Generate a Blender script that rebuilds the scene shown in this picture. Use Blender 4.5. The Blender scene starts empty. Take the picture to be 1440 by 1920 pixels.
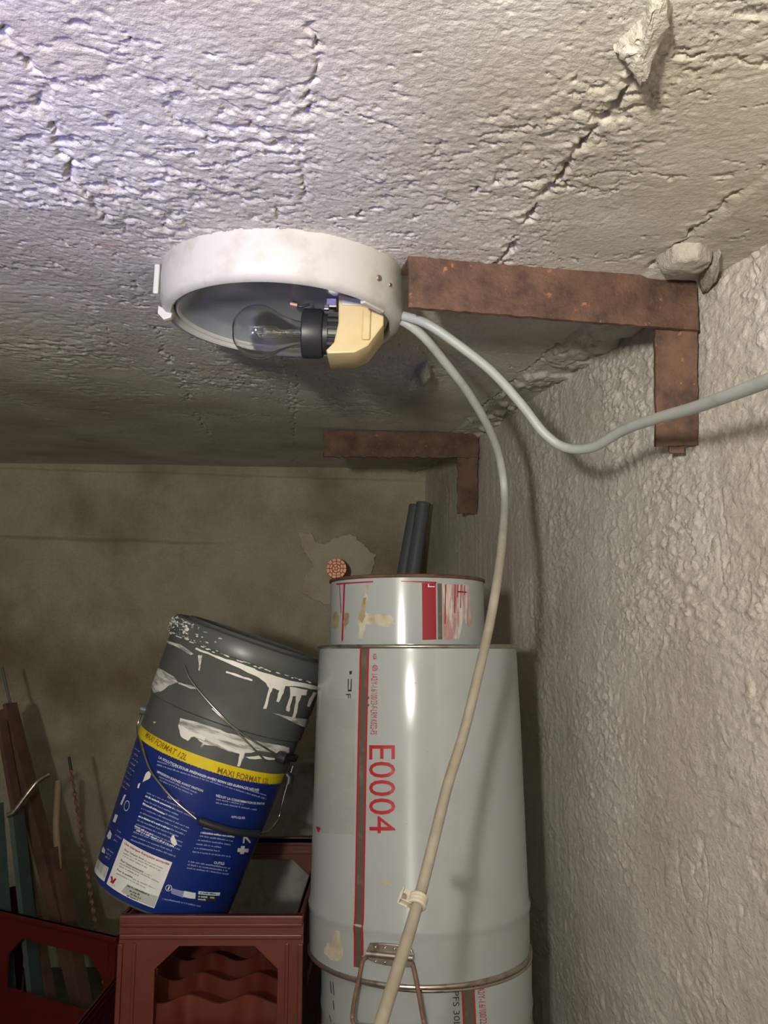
import bpy, bmesh, math, random
import numpy as np
from mathutils import Vector, Matrix

random.seed(7)
scn = bpy.context.scene
COL = scn.collection

# ------------------------------------------------------------------ camera
H = 0.905                       # camera height above the floor
FOC = 1600.0                    # focal length in pixels of the 1440 x 1920 frame
PITCH = math.radians(9.23)
cam_data = bpy.data.cameras.new('camera')
cam = bpy.data.objects.new('camera', cam_data)
COL.objects.link(cam)
cam.location = (0, 0, H)
cam.rotation_euler = (math.radians(90) + PITCH, 0, 0)
cam_data.sensor_fit = 'VERTICAL'
cam_data.sensor_height = 24.0
cam_data.lens = FOC / 1920.0 * 24.0
cam_data.clip_start = 0.02
scn.camera = cam

# ------------------------------------------------------------------ world, lights, exposure
world = bpy.data.worlds.new('world')
scn.world = world
world.use_nodes = True
world.node_tree.nodes['Background'].inputs[0].default_value = (1.0, 0.96, 0.88, 1)
world.node_tree.nodes['Background'].inputs[1].default_value = 0.42


def area(name, loc, target, sx, sy, power, color):
    d = bpy.data.lights.new(name, 'AREA')
    d.shape = 'RECTANGLE'
    d.size, d.size_y = sx, sy
    d.energy = power
    d.color = color
    o = bpy.data.objects.new(name, d)
    COL.objects.link(o)
    o.location = loc
    o.rotation_euler = (Vector(target) - Vector(loc)).to_track_quat('-Z', 'Y').to_euler()
    return o


area('work_lamp', (-0.24, -0.40, H + 0.05), (-0.04, 0.0, H + 0.72), 0.05, 0.11, 26.0, (1.0, 0.948, 0.84))
cd = bpy.data.lights.new('cool_torch', 'SPOT')          # bluish torch held towards the near left of the slab
cd.energy = 26.0
cd.color = (0.34, 0.31, 1.0)
cd.spot_size = math.radians(68)
cd.spot_blend = 1.0
cd.shadow_soft_size = 0.05
co = bpy.data.objects.new('cool_torch', cd)
COL.objects.link(co)
co.location = (-0.44, -0.02, H - 0.06)
co.rotation_euler = (Vector((-0.33, 0.36, H + 0.37)) - Vector(co.location)).to_track_quat('-Z', 'Y').to_euler()

vs = scn.view_settings
vs.view_transform = 'Standard'
vs.look = 'None'
vs.gamma = 1.0
vs.use_curve_mapping = False
vs.exposure = 0.14

# ------------------------------------------------------------------ helpers: geometry from the survey of the photograph
CP, SP = math.cos(PITCH), math.sin(PITCH)
CAM = np.array([0, 0, H])


def ray(px, py):
    r, u = (px - 720) / FOC, (960 - py) / FOC
    return np.array([r, CP - u * SP, SP + u * CP])


def at(px, py, F):
    return Vector(CAM + F * ray(px, py))


def atY(px, py, Y):
    d = ray(px, py)
    return Vector(CAM + d * (Y / d[1]))


def ceil_z(x, y):
    return H + 0.3288 + 0.0893 * y - 0.0125 * (x - 0.13)


def wall_x(y):
    return 0.4816 - 0.1318 * y


BACK_Y = 2.65


def new_obj(name, me, mat=None, parent=None, smooth=False):
    o = bpy.data.objects.new(name, me)
    COL.objects.link(o)
    if mat is not None:
        me.materials.append(mat)
    if parent is not None:
        o.parent = parent
    if smooth:
        me.polygons.foreach_set('use_smooth', [True] * len(me.polygons))
    return o


def tag(o, label=None, cat=None, group=None, kind=None):
    if label: o['label'] = label
    if cat: o['category'] = cat
    if group: o['group'] = group
    if kind: o['kind'] = kind
    return o


def thing(name, label, cat, M=None, group=None):
    o = bpy.data.objects.new(name, None)
    COL.objects.link(o)
    o.empty_display_size = 0.05
    if M is not None:
        o.matrix_world = M
    return tag(o, label, cat, group)


def mesh(name, vs_, fs, mat=None, parent=None, smooth=False):
    me = bpy.data.meshes.new(name)
    me.from_pydata([tuple(v) for v in vs_], [], fs)
    me.update()
    return new_obj(name, me, mat, parent, smooth)


def bm_obj(name, bm, mat=None, parent=None, smooth=False):
    me = bpy.data.meshes.new(name)
    bmesh.ops.recalc_face_normals(bm, faces=bm.faces)
    bm.to_mesh(me)
    bm.free()
    return new_obj(name, me, mat, parent, smooth)


def autosmooth(o, ang=40):
    me = o.data
    me.polygons.foreach_set('use_smooth', [True] * len(me.polygons))
    try:
        me.set_sharp_from_angle(angle=math.radians(ang))
    except Exception:
        pass
    return o


def add_box(bm, c, s, M=None, bev=0.0):
    r = bmesh.ops.create_cube(bm, size=1.0)
    vv = r['verts']
    for v in vv:
        v.co = Vector((v.co.x * s[0] + c[0], v.co.y * s[1] + c[1], v.co.z * s[2] + c[2]))
        if M is not None:
            v.co = M @ v.co
    if bev > 0:
        es = list({e for v in vv for e in v.link_edges})
        bmesh.ops.bevel(bm, geom=es, offset=bev, segments=2, affect='EDGES', profile=0.5)


def lathe(name, prof, seg, mat, parent=None, closed=False, ang=40, cap0=False, cap1=False, axis='z'):
    vsl, fs = [], []
    n = len(prof)
    for i in range(seg):
        a = 2 * math.pi * i / seg
        for (r, z) in prof:
            p = (r * math.sin(a), -r * math.cos(a), z)
            if axis == 'x':
                p = (z, r * math.sin(a), -r * math.cos(a))
            vsl.append(p)
    m = n if closed else n - 1
    for i in range(seg):
        j = (i + 1) % seg
        for k in range(m):
            l = (k + 1) % n
            fs.append((i * n + k, j * n + k, j * n + l, i * n + l))
    if cap0: fs.append([i * n for i in range(seg)][::-1])
    if cap1: fs.append([i * n + n - 1 for i in range(seg)])
    o = mesh(name, vsl, fs, mat, parent)
    bm = bmesh.new(); bm.from_mesh(o.data)
    bmesh.ops.remove_doubles(bm, verts=bm.verts, dist=1e-6)
    bmesh.ops.recalc_face_normals(bm, faces=bm.faces)
    bm.to_mesh(o.data); bm.free()
    return autosmooth(o, ang)


def catmull(pts, n=8):
    P = [Vector(p) for p in pts]
    P = [P[0] * 2 - P[1]] + P + [P[-1] * 2 - P[-2]]
    out = []
    for i in range(1, len(P) - 2):
        p0, p1, p2, p3 = P[i - 1:i + 3]
        for k in range(n):
            t = k / n
            out.append(0.5 * ((2 * p1) + (p2 - p0) * t + (2 * p0 - 5 * p1 + 4 * p2 - p3) * t * t
                              + (3 * p1 - p0 - 3 * p2 + p3) * t ** 3))
    out.append(P[-2])
    return out


def tube_bm(bm, pts, rad, seg=12, closed=False):
    pts = [Vector(p) for p in pts]
    n = len(pts)
    T = []
    for i in range(n):
        if closed:
            t = pts[(i + 1) % n] - pts[i - 1]
        else:
            t = pts[min(i + 1, n - 1)] - pts[max(i - 1, 0)]
        T.append(t.normalized())
    u = T[0].orthogonal().normalized()
    rings = []
    for i in range(n):
        u = (u - T[i] * u.dot(T[i])).normalized()
        v = T[i].cross(u)
        r = rad(i / max(1, n - 1)) if callable(rad) else rad
        rings.append([bm.verts.new(pts[i] + (u * math.cos(2 * math.pi * k / seg) + v * math.sin(2 * math.pi * k / seg)) * r)
                      for k in range(seg)])
    m = n if closed else n - 1
    for i in range(m):
        A, B = rings[i], rings[(i + 1) % n]
        for k in range(seg):
            l = (k + 1) % seg
            bm.faces.new((A[k], A[l], B[l], B[k]))
    if not closed:
        bm.faces.new(rings[0][::-1]); bm.faces.new(rings[-1])


def tube(name, pts, rad, mat, parent=None, seg=12, closed=False):
    bm = bmesh.new()
    tube_bm(bm, pts, rad, seg, closed)
    return autosmooth(bm_obj(name, bm, mat, parent), 50)


def prism(name, loops, thick, mat, parent=None, bevel=0.0, M=None):
    """polygon loops (first outer, others holes) in the local x-z plane, thickened along y about y = 0"""
    cu = bpy.data.curves.new(name, 'CURVE')
    cu.dimensions = '2D'
    cu.fill_mode = 'BOTH'
    cu.extrude = max(thick / 2 - bevel, 1e-4)
    cu.bevel_depth = bevel
    cu.bevel_resolution = 1
    cu.offset = -bevel
    for lp in loops:
        sp = cu.splines.new('POLY')
        sp.points.add(len(lp) - 1)
        for p, q in zip(sp.points, lp):
            p.co = (q[0], q[1], 0, 1)
        sp.use_cyclic_u = True
    t = bpy.data.objects.new('tmp', cu)
    COL.objects.link(t)
    me = bpy.data.meshes.new_from_object(t.evaluated_get(bpy.context.evaluated_depsgraph_get()))
    bpy.data.objects.remove(t); bpy.data.curves.remove(cu)
    R = Matrix.Rotation(math.radians(90), 4, 'X')
    me.transform((M @ R) if M is not None else R)
    me.materials.clear()
    me.name = name
    return autosmooth(new_obj(name, me, mat, parent), 35)


# ------------------------------------------------------------------ helpers: noise
_rs = np.random.RandomState(11)
_T = _rs.rand(256, 256)


def vnoise(x, y, s=0):
    x = x + s * 37.31; y = y + s * 17.77
    xi = np.floor(x).astype(int); yi = np.floor(y).astype(int)
    fx = x - xi; fy = y - yi
    fx = fx * fx * (3 - 2 * fx); fy = fy * fy * (3 - 2 * fy)
    a = _T[xi & 255, yi & 255]; b = _T[(xi + 1) & 255, yi & 255]
    c = _T[xi & 255, (yi + 1) & 255]; d = _T[(xi + 1) & 255, (yi + 1) & 255]
    return (a * (1 - fx) + b * fx) * (1 - fy) + (c * (1 - fx) + d * fx) * fy


def fbm(x, y, o=4, s=0):
    t = 0; a = 1.0; n = 0
    for i in range(o):
        t = t + a * vnoise(x * 2 ** i, y * 2 ** i, s + i * 3); n += a; a *= 0.5
    return t / n


def sstep(a, b, x):
    t = np.clip((x - a) / (b - a), 0, 1)
    return t * t * (3 - 2 * t)


def grid_mesh(name, P, mat, parent=None):
    """P: array (n, m, 3)"""
    n, m, _ = P.shape
    me = bpy.data.meshes.new(name)
    me.vertices.add(n * m)
    me.vertices.foreach_set('co', P.reshape(-1).astype(np.float32))
    idx = np.arange(n * m).reshape(n, m)
    q = np.stack([idx[:-1, :-1], idx[1:, :-1], idx[1:, 1:], idx[:-1, 1:]], -1).reshape(-1, 4)
    me.loops.add(q.size)
    me.loops.foreach_set('vertex_index', q.reshape(-1).astype(np.int32))
    me.polygons.add(len(q))
    me.polygons.foreach_set('loop_start', np.arange(0, q.size, 4, dtype=np.int32))
    me.polygons.foreach_set('use_smooth', np.ones(len(q), dtype=bool))
    me.update(calc_edges=True)
    return new_obj(name, me, mat, parent)


# ------------------------------------------------------------------ helpers: materials
def mat_new(name):
    m = bpy.data.materials.new(name)
    m.use_nodes = True
    nt = m.node_tree
    return m, nt, nt.nodes['Principled BSDF']


def nd(nt, typ, **kw):
    n = nt.nodes.new(typ)
    for k, v in kw.items():
        setattr(n, k, v)
    return n


def noise(nt, scale, detail=4, rough=0.55, stretch=(1, 1, 1), off=(0, 0, 0)):
    tc = nd(nt, 'ShaderNodeTexCoord')
    mp = nd(nt, 'ShaderNodeMapping')
    mp.inputs['Scale'].default_value = stretch
    mp.inputs['Location'].default_value = off
    nt.links.new(tc.outputs['Object'], mp.inputs['Vector'])
    n = nd(nt, 'ShaderNodeTexNoise')
    n.inputs['Scale'].default_value = scale
    n.inputs['Detail'].default_value = detail
    n.inputs['Roughness'].default_value = rough
    nt.links.new(mp.outputs[0], n.inputs['Vector'])
    return n.outputs[0]


def ramp(nt, fac, stops):
    r = nd(nt, 'ShaderNodeValToRGB')
    el = r.color_ramp.elements
    while len(el) > 1:
        el.remove(el[0])
    el[0].position = stops[0][0]; el[0].color = (*stops[0][1], 1)
    for p, c in stops[1:]:
        e = el.new(p); e.color = (*c, 1)
    nt.links.new(fac, r.inputs[0])
    return r.outputs[0]


def mix(nt, fac, a, b, mode='MIX'):
    m = nd(nt, 'ShaderNodeMix', data_type='RGBA', blend_type=mode)
    if isinstance(fac, (int, float)): m.inputs[0].default_value = fac
    else: nt.links.new(fac, m.inputs[0])
    for i, v in ((6, a), (7, b)):
        if isinstance(v, tuple): m.inputs[i].default_value = (*v, 1)
        else: nt.links.new(v, m.inputs[i])
    return m.outputs[2]


def bump(nt, b, h, strength=0.3, dist=0.002):
    n = nd(nt, 'ShaderNodeBump')
    n.inputs['Strength'].default_value = strength
    n.inputs['Distance'].default_value = dist
    nt.links.new(h, n.inputs['Height'])
    nt.links.new(n.outputs[0], b.inputs['Normal'])


def simple(name, c, rough=0.5, metal=0.0, dirt=None, dscale=40, dlo=0.45, dhi=0.7, bstr=0.0, bscale=150, spec=0.5,
           stretch=(1, 1, 1)):
    m, nt, b = mat_new(name)
    b.inputs['Roughness'].default_value = rough
    b.inputs['Metallic'].default_value = metal
    b.inputs['Specular IOR Level'].default_value = spec
    if dirt is not None:
        f = noise(nt, dscale, 5, 0.6, stretch)
        col = ramp(nt, f, [(dlo, c), (dhi, dirt)])
        nt.links.new(col, b.inputs['Base Color'])
    else:
        f = noise(nt, 60, 2)
        col = ramp(nt, f, [(0.3, tuple(x * 0.94 for x in c)), (0.7, tuple(min(1, x * 1.05) for x in c))])
        nt.links.new(col, b.inputs['Base Color'])
    if bstr > 0:
        bump(nt, b, noise(nt, bscale, 4, 0.6), bstr, 0.001)
    return m


def concrete(name, stops, stain, stain_scale, bstr, bscale, stretch=(1, 1, 1), speck=None, rough=0.9):
    m, nt, b = mat_new(name)
    c = ramp(nt, noise(nt, 7, 7, 0.62, stretch), stops)
    s = noise(nt, stain_scale, 4, 0.5, (1, 1, 1), (3.1, 1.7, 0.3))
    sf = ramp(nt, s, [(0.48, (0, 0, 0)), (0.66, (1, 1, 1))])
    c = mix(nt, sf, c, mix(nt, 1.0, c, stain, 'MULTIPLY'))
    if speck:
        f = ramp(nt, noise(nt, 16, 2, 0.5, (1, 1.4, 1), (9, 2, 1)), [(0.72, (0, 0, 0)), (0.77, (1, 1, 1))])
        c = mix(nt, f, c, speck)
    g = ramp(nt, noise(nt, 190, 3, 0.6), [(0.3, (0.86, 0.86, 0.86)), (0.7, (1.06, 1.06, 1.06))])
    c = mix(nt, 1.0, c, g, 'MULTIPLY')
    nt.links.new(c, b.inputs['Base Color'])
    b.inputs['Roughness'].default_value = rough
    b.inputs['Specular IOR Level'].default_value = 0.25
    bump(nt, b, noise(nt, bscale, 6, 0.65, stretch), bstr, 0.004)
    return m


M = {}
M['ceiling'] = concrete('ceiling_concrete', [(0.30, (0.54, 0.515, 0.45)), (0.5, (0.65, 0.625, 0.555)), (0.7, (0.73, 0.705, 0.64))],
                        (0.80, 0.77, 0.70), 2.6, 0.50, 170, (1, 1, 1), speck=(0.60, 0.47, 0.40))
M['mortar'] = concrete('mortar', [(0.30, (0.44, 0.41, 0.35)), (0.7, (0.60, 0.56, 0.485))], (0.85, 0.83, 0.8), 6, 0.9, 130)
M['wall_right'] = concrete('render_wall', [(0.30, (0.56, 0.53, 0.475)), (0.5, (0.645, 0.61, 0.55)), (0.7, (0.70, 0.67, 0.61))],
                           (0.88, 0.84, 0.79), 3.0, 0.75, 200, (1, 0.5, 1.0))
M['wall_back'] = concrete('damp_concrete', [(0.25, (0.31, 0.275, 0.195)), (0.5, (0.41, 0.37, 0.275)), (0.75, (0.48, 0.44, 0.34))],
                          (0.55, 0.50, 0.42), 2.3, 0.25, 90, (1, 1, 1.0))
M['floor'] = concrete('floor_concrete', [(0.3, (0.10, 0.09, 0.08)), (0.7, (0.18, 0.165, 0.145))], (0.7, 0.7, 0.7), 3, 0.3, 60)
M['patch'] = concrete('patch_plaster', [(0.3, (0.47, 0.43, 0.32)), (0.7, (0.56, 0.52, 0.40))], (0.85, 0.82, 0.75), 9, 0.25, 60)


def rust(name, dark, mid, orange, lo=0.62, hi=0.70):
    m, nt, b = mat_new(name)
    c = ramp(nt, noise(nt, 26, 6, 0.65), [(0.32, dark), (0.62, mid)])
    f = ramp(nt, noise(nt, 70, 3, 0.6, (1, 1, 1), (5, 2, 8)), [(lo, (0, 0, 0)), (hi, (1, 1, 1))])
    c = mix(nt, f, c, orange)
    nt.links.new(c, b.inputs['Base Color'])
    b.inputs['Roughness'].default_value = 0.72
    b.inputs['Metallic'].default_value = 0.15
    bump(nt, b, noise(nt, 170, 5, 0.65), 0.6, 0.0025)
    return m


M['rust'] = rust('rusty_iron', (0.050, 0.027, 0.019), (0.165, 0.090, 0.060), (0.38, 0.165, 0.07), 0.645, 0.72)
M['rust_dark'] = rust('dark_rusty_iron', (0.058, 0.032, 0.021), (0.15, 0.080, 0.049), (0.28, 0.16, 0.09), 0.66, 0.74)
M['rust_wire'] = rust('rusty_wire', (0.14, 0.075, 0.05), (0.26, 0.15, 0.10), (0.36, 0.22, 0.15))
M['lamp_white'] = simple('aged_white_plastic', (0.54, 0.53, 0.48), 0.42, 0, (0.41, 0.37, 0.29), 30, 0.5, 0.8)
M['lamp_inside'] = simple('lamp_reflector', (0.36, 0.39, 0.41), 0.32, 0.45, (0.46, 0.49, 0.50), 16, 0.4, 0.7)
M['cream'] = simple('cream_bakelite', (0.62, 0.50, 0.27), 0.38, 0, (0.55, 0.41, 0.18), 30, 0.45, 0.8)
M['black_plastic'] = simple('black_plastic', (0.022, 0.023, 0.025), 0.42)
M['chrome'] = simple('bright_metal', (0.62, 0.60, 0.57), 0.25, 1.0)
M['tin'] = simple('dull_steel', (0.46, 0.41, 0.35), 0.32, 0.9, (0.20, 0.15, 0.11), 60, 0.5, 0.75)
M['cable_grey'] = simple('grey_cable', (0.37, 0.385, 0.37), 0.45, 0, (0.31, 0.31, 0.28), 40, 0.5, 0.75, 0.1)
M['pipe'] = simple('grey_pvc', (0.115, 0.125, 0.128), 0.5)
M['drum_white'] = simple('white_enamel', (0.345, 0.368, 0.372), 0.17, 0, (0.31, 0.325, 0.32), 9, 0.5, 0.8)
M['drum_pink'] = simple('faded_print', (0.330, 0.328, 0.328), 0.25)
M['red_ink'] = simple('red_print', (0.36, 0.016, 0.024), 0.4)
M['dark_red'] = simple('dark_red_print', (0.27, 0.010, 0.022), 0.4)
M['pink_smear'] = simple('pink_smear', (0.40, 0.22, 0.21), 0.5, 0, (0.56, 0.54, 0.50), 45, 0.45, 0.6, stretch=(3, 3, 0.5))
M['seam'] = simple('bare_seam', (0.135, 0.12, 0.095), 0.4, 0.4, (0.25, 0.21, 0.16), 35, 0.55, 0.75)
M['black_ink'] = simple('black_print', (0.03, 0.03, 0.03), 0.5)
M['stain'] = simple('brown_stain', (0.50, 0.46, 0.37), 0.6, 0, (0.33, 0.25, 0.14), 45, 0.40, 0.7)
M['stain_dark'] = simple('dark_brown_stain', (0.35, 0.27, 0.15), 0.6, 0, (0.20, 0.15, 0.09), 60, 0.4, 0.7)
M['pail_grey'] = simple('grey_polypropylene', (0.080, 0.086, 0.084), 0.36, 0, (0.10, 0.107, 0.104), 20, 0.4, 0.7)
M['paint_white'] = simple('white_paint', (0.78, 0.76, 0.70), 0.5, 0, (0.66, 0.64, 0.59), 60, 0.5, 0.75, 0.3, 200)
M['paint_thin'] = simple('thin_white_paint', (0.66, 0.65, 0.61), 0.5, 0, (0.22, 0.23, 0.225), 55, 0.45, 0.62, 0.2, 200, stretch=(0.5, 0.5, 3))
M['label_blue'] = simple('blue_label', (0.008, 0.024, 0.165), 0.30)
M['label_yellow'] = simple('yellow_label', (0.72, 0.55, 0.012), 0.35)
M['ink_brown'] = simple('brown_print', (0.20, 0.10, 0.02), 0.5)
M['ink_white'] = simple('white_print', (0.66, 0.69, 0.74), 0.5)
M['ink_pale'] = simple('pale_print', (0.22, 0.27, 0.46), 0.5)
M['sticker'] = simple('white_label', (0.70, 0.71, 0.69), 0.45)
M['ink_grey'] = simple('grey_print', (0.33, 0.33, 0.33), 0.5)
M['box_grey'] = simple('grey_panel_print', (0.42, 0.43, 0.43), 0.5)
M['crate'] = simple('red_crate_plastic', (0.115, 0.022, 0.013), 0.38, 0, (0.086, 0.016, 0.010), 18, 0.4, 0.75)
M['crate_dark'] = simple('dark_red_crate_plastic', (0.12, 0.010, 0.009), 0.42, 0, (0.09, 0.008, 0.007), 18, 0.4, 0.75)
M['pail_white'] = simple('dirty_white_plastic', (0.25, 0.26, 0.245), 0.5, 0, (0.15, 0.13, 0.10), 26, 0.5, 0.72)
M['copper'] = simple('copper', (0.95, 0.50, 0.32), 0.33, 0.65, (0.70, 0.30, 0.18), 90, 0.55, 0.8)
M['copper_dark'] = simple('tarnished_copper', (0.22, 0.085, 0.05), 0.5, 0.6)
M['wood_dark'] = simple('dark_brown_iron', (0.13, 0.075, 0.05), 0.7, 0, (0.08, 0.045, 0.032), 20, 0.4, 0.7, 0.4, 120)
M['teal'] = simple('faded_teal_paint', (0.07, 0.115, 0.105), 0.6, 0, (0.05, 0.08, 0.075), 14, 0.4, 0.7)
M['wood_pale'] = simple('pale_stick', (0.30, 0.22, 0.15), 0.6)
M['clip'] = simple('cream_clip', (0.46, 0.41, 0.33), 0.5)

m, nt, b = mat_new('clear_glass')
b.inputs['Base Color'].default_value = (0.97, 0.985, 0.98, 1)
b.inputs['Roughness'].default_value = 0.02
b.inputs['IOR'].default_value = 1.46
b.inputs['Transmission Weight'].default_value = 1.0
M['glass'] = m

# cable whose jacket is cleaner near the lamp and yellowed lower down
m, nt, b = mat_new('aged_cable')
geo = nd(nt, 'ShaderNodeTexCoord')
sx = nd(nt, 'ShaderNodeSeparateXYZ')
nt.links.new(geo.outputs['Object'], sx.inputs[0])
mr = nd(nt, 'ShaderNodeMapRange')
mr.inputs['From Min'].default_value = H + 0.02
mr.inputs['From Max'].default_value = H + 0.19
nt.links.new(sx.outputs['Z'], mr.inputs[0])
c = ramp(nt, mr.outputs[0], [(0.0, (0.30, 0.26, 0.205)), (0.45, (0.36, 0.325, 0.265)), (0.75, (0.42, 0.41, 0.365)), (1.0, (0.41, 0.42, 0.395))])
g = ramp(nt, noise(nt, 45, 5, 0.6), [(0.35, (0.8, 0.79, 0.76)), (0.65, (1.03, 1.03, 1.03))])
nt.links.new(mix(nt, 1.0, c, g, 'MULTIPLY'), b.inputs['Base Color'])
b.inputs['Roughness'].default_value = 0.5
M['cable_aged'] = m

# ================================================================== THE SETTING
# ---- ceiling: rough board-marked concrete, rising gently towards the back
def seam_lines(X, Y):
    """board joints and cracks; returns depth (down into the slab positive) and a raised lip"""
    cut = np.zeros_like(X); lip = np.zeros_like(X)
    lines = [  # x0, y0, x1, y1, strength, width, start, end
        (-0.237, 0.47, -0.447, 2.19, 0.55, 0.0022, 0.30, 2.3),
        (-0.048, 0.53, -0.305, 2.78, 0.45, 0.0020, 0.30, 2.7),
        (0.1666, 0.50, 0.039, 1.52, 1.45, 0.0030, 0.48, 1.05),
        (0.075, 1.30, 0.020, 1.75, 0.9, 0.0050, 1.30, 1.62),
        (0.313, 0.64, 0.202, 1.56, 1.15, 0.0022, 0.42, 1.8),
        (-0.509, 1.13, -0.585, 1.70, 0.35, 0.004, 0.7, 2.1),
        (-0.66, 1.13, -0.76, 1.95, 0.3, 0.004, 0.7, 2.3),
        (-0.150, 1.20, -0.262, 2.60, 0.35, 0.003, 1.1, 2.7),
    ]
    for k, (x0, y0, x1, y1, s, w, ya, yb) in enumerate(lines):
        c = x0 + (x1 - x0) * (Y - y0) / (y1 - y0)
        c = c + (vnoise(Y * 28, Y * 0 + k * 9.1) - 0.5) * 0.010 + (vnoise(Y * 130, Y * 0 + k * 5.3) - 0.5) * 0.008 + (vnoise(Y * 330, X * 60 + k * 2.3) - 0.5) * 0.004
        d = X - c
        on = sstep(0.30, 0.50, vnoise(Y * 34, Y * 0 + 3.7 * k + 50)) * (0.25 + 0.75 * sstep(0.3, 0.6, vnoise(Y * 120, Y * 0 + 1.7 * k + 20))) * sstep(ya, ya + 0.03, Y) * (1 - sstep(yb - 0.1, yb, Y))
        ww = w * (0.30 + 1.5 * vnoise(Y * 90, Y * 0 + k + 80))
        cut = np.maximum(cut, s * on * np.exp(-(d / ww) ** 2))
        lip = np.maximum(lip, 0.5 * s * np.exp(-((d + 2.2 * ww) / (2.6 * ww)) ** 2) * (0.3 + 0.7 * on))
    return cut, lip


xs = np.concatenate([np.linspace(-1.52, -0.42, 260, endpoint=False), np.linspace(-0.42, 0.40, 700, endpoint=False), np.linspace(0.40, 0.62, 24)])
ys = np.concatenate([[-1.25, -0.9, -0.5, -0.1, 0.2], np.geomspace(0.36, BACK_Y + 0.05, 620)])
X, Y = np.meshgrid(xs, ys, indexing='ij')
# sheet of torn, trowelled cement: plateaus with broken edges
coarse = fbm(X * 5, Y * 5, 3, 1)
warpx = X + 0.010 * (fbm(X * 45, Y * 45, 3, 5) - 0.5)
warpy = Y + 0.010 * (fbm(X * 45, Y * 45, 3, 6) - 0.5)
smoothz = sstep(0.0, 0.10, X - (0.13 - 0.125 * (Y - 0.8)) + 0.05 * (coarse - 0.5))          # calmer strip by the wall
far = sstep(1.2, 2.0, Y)
rough_amt = (1 - 0.72 * smoothz) * (1 - 0.70 * far) * (0.55 + 0.8 * sstep(0.3, 0.7, coarse))
n1 = fbm(warpx * 105, warpy * 120, 3, 2)
n2 = fbm(warpx * 215, warpy * 230, 3, 3)
n3 = fbm(warpx * 38, warpy * 50, 4, 4)
patchy = sstep(0.40, 0.62, fbm(X * 9, Y * 9, 3, 9))
plate = 0.0010 * sstep(0.60, 0.64, n1) * (0.35 + 0.65 * patchy) + 0.0006 * sstep(0.58, 0.63, n2) + 0.0012 * sstep(0.60, 0.635, n3) * patchy
pits = 0.0028 * sstep(0.60, 0.66, fbm(warpx * 90, warpy * 120, 3, 13)) * patchy + 0.0012 * sstep(0.66, 0.72, n2[::-1])
hgt = rough_amt * 0.60 * (plate - pits) + 0.004 * (coarse - 0.5) + 0.0004 * (fbm(X * 230, Y * 330, 2, 8) - 0.5) * (1 - 0.5 * far) - 0.003
cut, lip = seam_lines(X, Y)
# long irregular tears in the cement skin
tear = np.exp(-((fbm(warpx * 9, warpy * 24, 4, 14) - 0.5) / 0.006) ** 2) * sstep(0.46, 0.55, fbm(X * 11, Y * 11, 2, 15)) * sstep(0.40, 0.6, n1) * (1 - 0.6 * smoothz) * (1 - far)
# mortar band along the right wall
band_x = 0.313 + (0.202 - 0.313) * (Y - 0.64) / 0.92
band = sstep(0.0, 0.012, X - band_x + 0.006 * (vnoise(Y * 60, X * 60) - 0.5)) * sstep(0.35, 0.45, Y)
hgt = hgt + band * (0.0025 + 0.004 * (fbm(X * 30, Y * 30, 3, 12) - 0.3))
crumb = band * sstep(0.95, 1.05, Y) * sstep(0.42, 0.62, fbm(X * 34, Y * 22, 3, 17))
hgt = hgt + crumb * (0.005 + 0.006 * (fbm(X * 110, Y * 70, 3, 18) - 0.3))
hgt = hgt - 0.0085 * cut + 0.0026 * lip - 0.0065 * tear
hgt = hgt * sstep(0.1, 0.36, Y)
Zc = ceil_z(X, Y) - hgt
ceiling = grid_mesh('ceiling', np.stack([X, Y, Zc], -1), M['ceiling'])
tag(ceiling, kind='structure')

# ---- right wall: lumpy cement render
yw = np.concatenate([[-1.25, -0.6, -0.1, 0.3], np.geomspace(0.66, BACK_Y + 0.03, 620)])
zw = np.concatenate([[-0.02, 0.1], np.linspace(0.24, H + 0.60, 600)])
Yw, Zw = np.meshgrid(yw, zw, indexing='ij')
near = 1 - sstep(1.0, 1.9, Yw)
wx = Yw + 0.02 * (fbm(Yw * 14, Zw * 14, 2, 23) - 0.5)
wz = Zw + 0.02 * (fbm(Yw * 14, Zw * 14, 2, 24) - 0.5)
lump = fbm(wx * 42, wz * 82, 3, 21)
lump2 = fbm(wx * 95, wz * 185, 3, 22)
streak = fbm(Yw * 60, Zw * 6, 3, 25)
crk = np.exp(-((fbm(wx * 13, wz * 6, 4, 26) - 0.5) / 0.006) ** 2) * sstep(0.60, 0.68, fbm(Yw * 8, Zw * 8, 2, 27))
up = sstep(H - 0.35, H + 0.15, Zw)
zone = 0.45 + 0.75 * sstep(0.35, 0.65, fbm(Yw * 7, Zw * 7, 3, 29))
hw = (0.30 + 0.70 * near) * zone * (0.5 + 0.5 * up) * (0.0019 * sstep(0.52, 0.64, lump) + 0.0021 * sstep(0.53, 0.65, lump2)) + 0.0005 * (lump2 - 0.5) \
    + 0.010 * (fbm(Yw * 3.2, Zw * 3.2, 3, 28) - 0.5) + 0.0022 * (streak - 0.5) * (1 - 0.5 * near) - 0.0028 * crk * near
wall_right = grid_mesh('wall_right', np.stack([wall_x(Yw) - hw, Yw, Zw], -1)[::-1], M['wall_right'])
tag(wall_right, kind='structure')

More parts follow.
